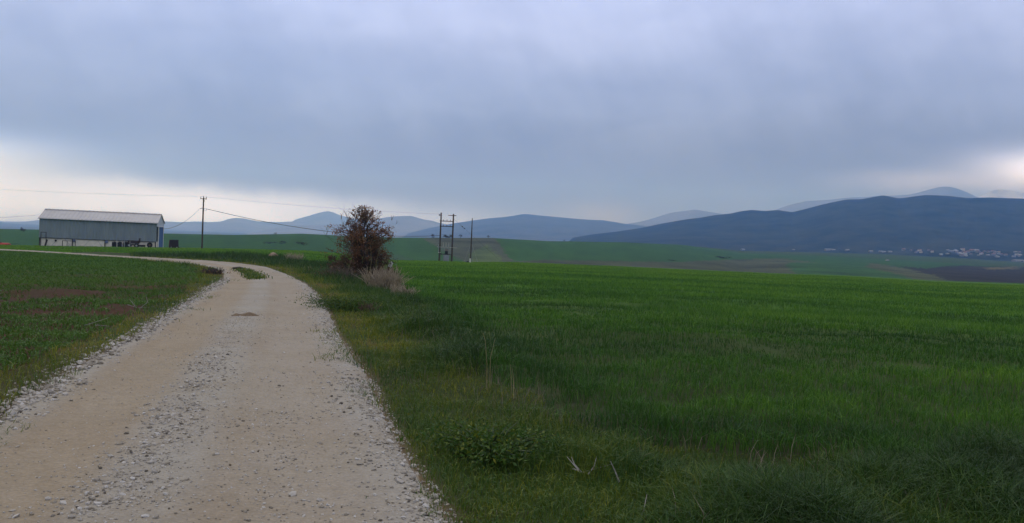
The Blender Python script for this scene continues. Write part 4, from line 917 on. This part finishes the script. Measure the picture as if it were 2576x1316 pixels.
for x, y, w, label in ((2086, 630, 24, 'long white shed alone at the foot of the dark mountain'), (2566, 657, 36, 'long white shed at the right edge below the village'), (2396, 634, 18, 'long pale shed at the left end of the village'), (2450, 631, 16, 'pale shed with long roof highest in the village')):
    p = mtn_point(x, y) if x != 2566 else Vector(at(x, y, 1550)); k = p.y / F; r = house_proto('shed', w * k, 11, 2.6, .9, 'white', 'pale', p, .1); tag(r, label, 'shed')
    if x == 2566:
        az = math.atan2(p.x, p.y); r.location.z = max(p.z - 1, float(Hpol(math.hypot(p.x, p.y), az)) - 1.5)
random.seed(31)
for k in range(26):
    x = random.uniform(2270, 2620); y = 630 + (x - 2270) * .03 + random.uniform(-2, 13); p = mtn_point(x, y); kk = p.y / F; far_tree('village_tree', 'dark rounded tree among the village houses', x, y, p.y, random.uniform(7, 15) * kk, random.uniform(4, 8) * kk, .1, 120, 'trees among the village houses', base=p.z - 1)
p = mtn_point(2113, 631); far_tree('lone_tree', 'dark round tree right of the long white shed under the mountain', 2113, 631, p.y, 11 * p.y / F, 8 * p.y / F, .12, 300, base=p.z - .5)
def van():
    az, t = azt(2233, 656); rr = np.linspace(400, 1500, 2000); e = (Hpol(rr, np.full(2000, az)) - EYE) / rr; i = np.nonzero(e >= t)[0]; r_ = rr[i[0]] if len(i) else 1300; p = Vector((r_ * math.sin(az), r_ * math.cos(az), float(Hpol(r_, az)))); k = p.y / F
    r = empty('field_tent', p); w = 9 * k
    MB().add([(-w / 2, -2, 0), (w / 2, -2, 0), (w / 2, 2, 0), (-w / 2, 2, 0), (-w * .35, -1.6, w * .28), (w * .2, -1.6, w * .36), (w * .2, 1.6, w * .36), (-w * .35, 1.6, w * .28)], [(0, 1, 5, 4), (1, 2, 6, 5), (2, 3, 7, 6), (3, 0, 4, 7), (4, 5, 6, 7), (3, 2, 1, 0)]).build('cover', HM['white'], r)
    MB().tube([(-w * .48, -1.8, 0), (-w * .52, -1.8, w * .5)], .2, 5).build('mast', HM['white'], r); tag(r, 'tiny white covered heap alone on the far right green field', 'covered heap')
van()

# ------------------------------------------------------------------ haze
def haze():
    b = MB().box((0, 1200, 352), (21000, 20400, 836)); mt = bpy.data.materials.new('haze'); mt.use_nodes = True; nt = mt.node_tree; nt.nodes.remove(nt.nodes['Principled BSDF'])
    v = N(nt, 'ShaderNodeVolumePrincipled'); v.inputs['Color'].default_value = (.165, .42, 1, 1); v.inputs['Absorption Color'].default_value = (1, 1, 1, 1); v.inputs['Density'].default_value = HAZE; v.inputs['Anisotropy'].default_value = .68
    nt.links.new(v.outputs[0], nt.nodes['Material Output'].inputs['Volume']); tag(b.build('haze', mt), 'pale blue haze filling the valley air', 'haze', kind='stuff')
HAZE = 2.0e-4
haze()

# ------------------------------------------------------------------ sky and light
def world():
    w = bpy.data.worlds.new('World'); sc.world = w; w.use_nodes = True; nt = w.node_tree; bg = nt.nodes['Background']; out = nt.nodes['World Output']
    def M(op, a, b=None, c=None, clamp=False):
        n = N(nt, 'ShaderNodeMath', operation=op); n.use_clamp = clamp
        for i, v in enumerate((a, b, c)):
            if v is None: continue
            if hasattr(v, 'links'): nt.links.new(v, n.inputs[i])
            else: n.inputs[i].default_value = v
        return n.outputs[0]
    tc = N(nt, 'ShaderNodeTexCoord'); sp = N(nt, 'ShaderNodeSeparateXYZ'); nt.links.new(tc.outputs['Generated'], sp.inputs[0]); X, Y, Z = sp.outputs
    az = M('MULTIPLY', M('ARCTAN2', X, Y), 180 / math.pi); el = M('MULTIPLY', M('ARCSINE', Z), 180 / math.pi)
    cmb = N(nt, 'ShaderNodeCombineXYZ'); nt.links.new(M('MULTIPLY', az, .05), cmb.inputs[0]); nt.links.new(M('MULTIPLY', el, .095), cmb.inputs[1])
    def nz(sc_, det, seed, ro=.5, dist=.4):
        n = N(nt, 'ShaderNodeTexNoise', noise_dimensions='4D'); n.inputs['W'].default_value = seed; n.inputs['Scale'].default_value = sc_; n.inputs['Detail'].default_value = det; n.inputs['Roughness'].default_value = ro; n.inputs['Distortion'].default_value = dist; nt.links.new(cmb.outputs[0], n.inputs['Vector']); return n.outputs['Fac']
    def curtain():
        c2 = N(nt, 'ShaderNodeCombineXYZ'); nt.links.new(M('ADD', M('MULTIPLY', az, .22), M('MULTIPLY', el, .10)), c2.inputs[0]); nt.links.new(M('MULTIPLY', el, .07), c2.inputs[1]); n = N(nt, 'ShaderNodeTexNoise'); n.inputs['Scale'].default_value = 1.; n.inputs['Detail'].default_value = 4; n.inputs['Roughness'].default_value = .55; nt.links.new(c2.outputs[0], n.inputs['Vector']); return n.outputs['Fac']
    n3 = curtain()
    n1 = nz(1.3, 4, 3.1); n2 = nz(4.5, 5, 7.7, .55)
    warp = M('ADD', M('ADD', M('MULTIPLY', M('SUBTRACT', n1, .5), 6), M('MULTIPLY', M('SUBTRACT', n3, .5), 4)), M('MULTIPLY', M('SUBTRACT', n2, .5), 3))
    elw = M('ADD', el, M('MULTIPLY', warp, .55))
    ramp = N(nt, 'ShaderNodeValToRGB'); nt.links.new(M('DIVIDE', elw, 40., clamp=True), ramp.inputs[0]); e = ramp.color_ramp.elements; ramp.color_ramp.interpolation = 'EASE'
    stops = [(0, (.27, .28, .31)), (2.2 / 40, (.225, .235, .28)), (6 / 40, (.255, .29, .44)), (10 / 40, (.36, .43, .71)), (16.5 / 40, (.54, .63, 1.02)), (26 / 40, (.80, .86, 1.12)), (1, (1.0, 1.03, 1.18))]
    while len(e) < len(stops): e.new(.5)
    for q, (p, c) in zip(e, stops): q.position = p; q.color = (*c, 1)
    col = ramp.outputs[0]
    def blob(a, b, sa, sb, pw=2.):
        q = M('ADD', M('POWER', M('ABSOLUTE', M('DIVIDE', M('SUBTRACT', az, a), sa)), 2), M('POWER', M('ABSOLUTE', M('DIVIDE', M('SUBTRACT', M('ADD', el, M('MULTIPLY', warp, .3)), b), sb)), pw)); return M('POWER', 2.718, M('MULTIPLY', q, -1))
    def tint(f, k, c):
        nonlocal col
        col = mixc(nt, M('MULTIPLY', f, k, clamp=True), col, c)
    tint(blob(-6, 4.8, 14, 2.2), .75, (.21, .205, .265))      # dark underside in the middle
    tint(blob(-22, 6.8, 9, 2.2), .55, (.28, .315, .47))
    tint(blob(17, 5.0, 14, 4.0), .75, (.205, .21, .235))
    tint(blob(-38, 14, 12, 6), .4, (.50, .57, .86))
    tint(blob(-2, 15, 12, 4), .3, (.60, .67, 1.05))
    tint(blob(-39, 2.4, 9, 2.2, 3.2), 1.25, (1.15, 1.6, 4.2))      # bright gap over the barn
    tint(blob(-23, 1.2, 14, 1.45, 3.2), .95, (1.12, 1.5, 3.8))
    tint(blob(-7, .8, 8, .9), .6, (.72, .88, 1.8))
    tint(blob(35.8, 5.4, 4.8, 1.15, 2.4), 1.3, (1.7, 1.95, 3.6))     # bright gap at the right
    tint(blob(27, 4.6, 5, .65), .5, (.74, .80, 1.3))
    tint(blob(6, 1.9, 3, 1.0), .4, (.56, .56, .64)); tint(blob(11, 2.6, 2.2, 1.6), .35, (.27, .30, .40)); tint(blob(-1, 3.0, 3, 1.6), .4, (.25, .275, .37))
    shade = M('ADD', .53, M('ADD', M('MULTIPLY', n3, .26), M('ADD', M('MULTIPLY', n1, .38), M('MULTIPLY', n2, .28)))); cm = N(nt, 'ShaderNodeCombineColor'); [nt.links.new(shade, cm.inputs[i]) for i in range(3)]
    col = mixc(nt, 1., col, cm.outputs[0], 'MULTIPLY')
    nt.links.new(col, bg.inputs[0]); bg.inputs[1].default_value = 1.
    sky = N(nt, 'ShaderNodeTexSky', sky_type='NISHITA'); sky.sun_disc = False; sky.sun_elevation = R_(48); sky.sun_rotation = R_(-25); bg2 = N(nt, 'ShaderNodeBackground'); bg2.inputs[1].default_value = .08; nt.links.new(sky.outputs[0], bg2.inputs[0])
    mx = N(nt, 'ShaderNodeMixShader'); mx.inputs[0].default_value = .96; nt.links.new(bg2.outputs[0], mx.inputs[1]); nt.links.new(bg.outputs[0], mx.inputs[2]); nt.links.new(mx.outputs[0], out.inputs[0])
    w.cycles.sampling_method = 'MANUAL'; w.cycles.sample_map_resolution = 512
    l = bpy.data.lights.new('sun', 'SUN'); l.energy = .6; l.angle = R_(25); l.color = (1, .95, .88); o = bpy.data.objects.new('sun', l); COL.objects.link(o)
    sa, se = R_(-25), R_(48); d = Vector((math.sin(sa) * math.cos(se), math.cos(sa) * math.cos(se), math.sin(se))); o.rotation_euler = (-d).to_track_quat('-Z', 'Y').to_euler(); o.location = (0, 0, 50)
world()
sc.view_settings.view_transform = 'Standard'; sc.view_settings.look = 'None'; sc.view_settings.exposure = 0; sc.view_settings.gamma = 1
cy = sc.cycles; cy.volume_bounces = 1; cy.max_bounces = 6; cy.diffuse_bounces = 3; cy.transmission_bounces = 3; cy.use_denoising = True; cy.denoiser = 'OPENIMAGEDENOISE'; cy.denoising_input_passes = 'RGB_ALBEDO_NORMAL'; cy.denoising_prefilter = 'ACCURATE'
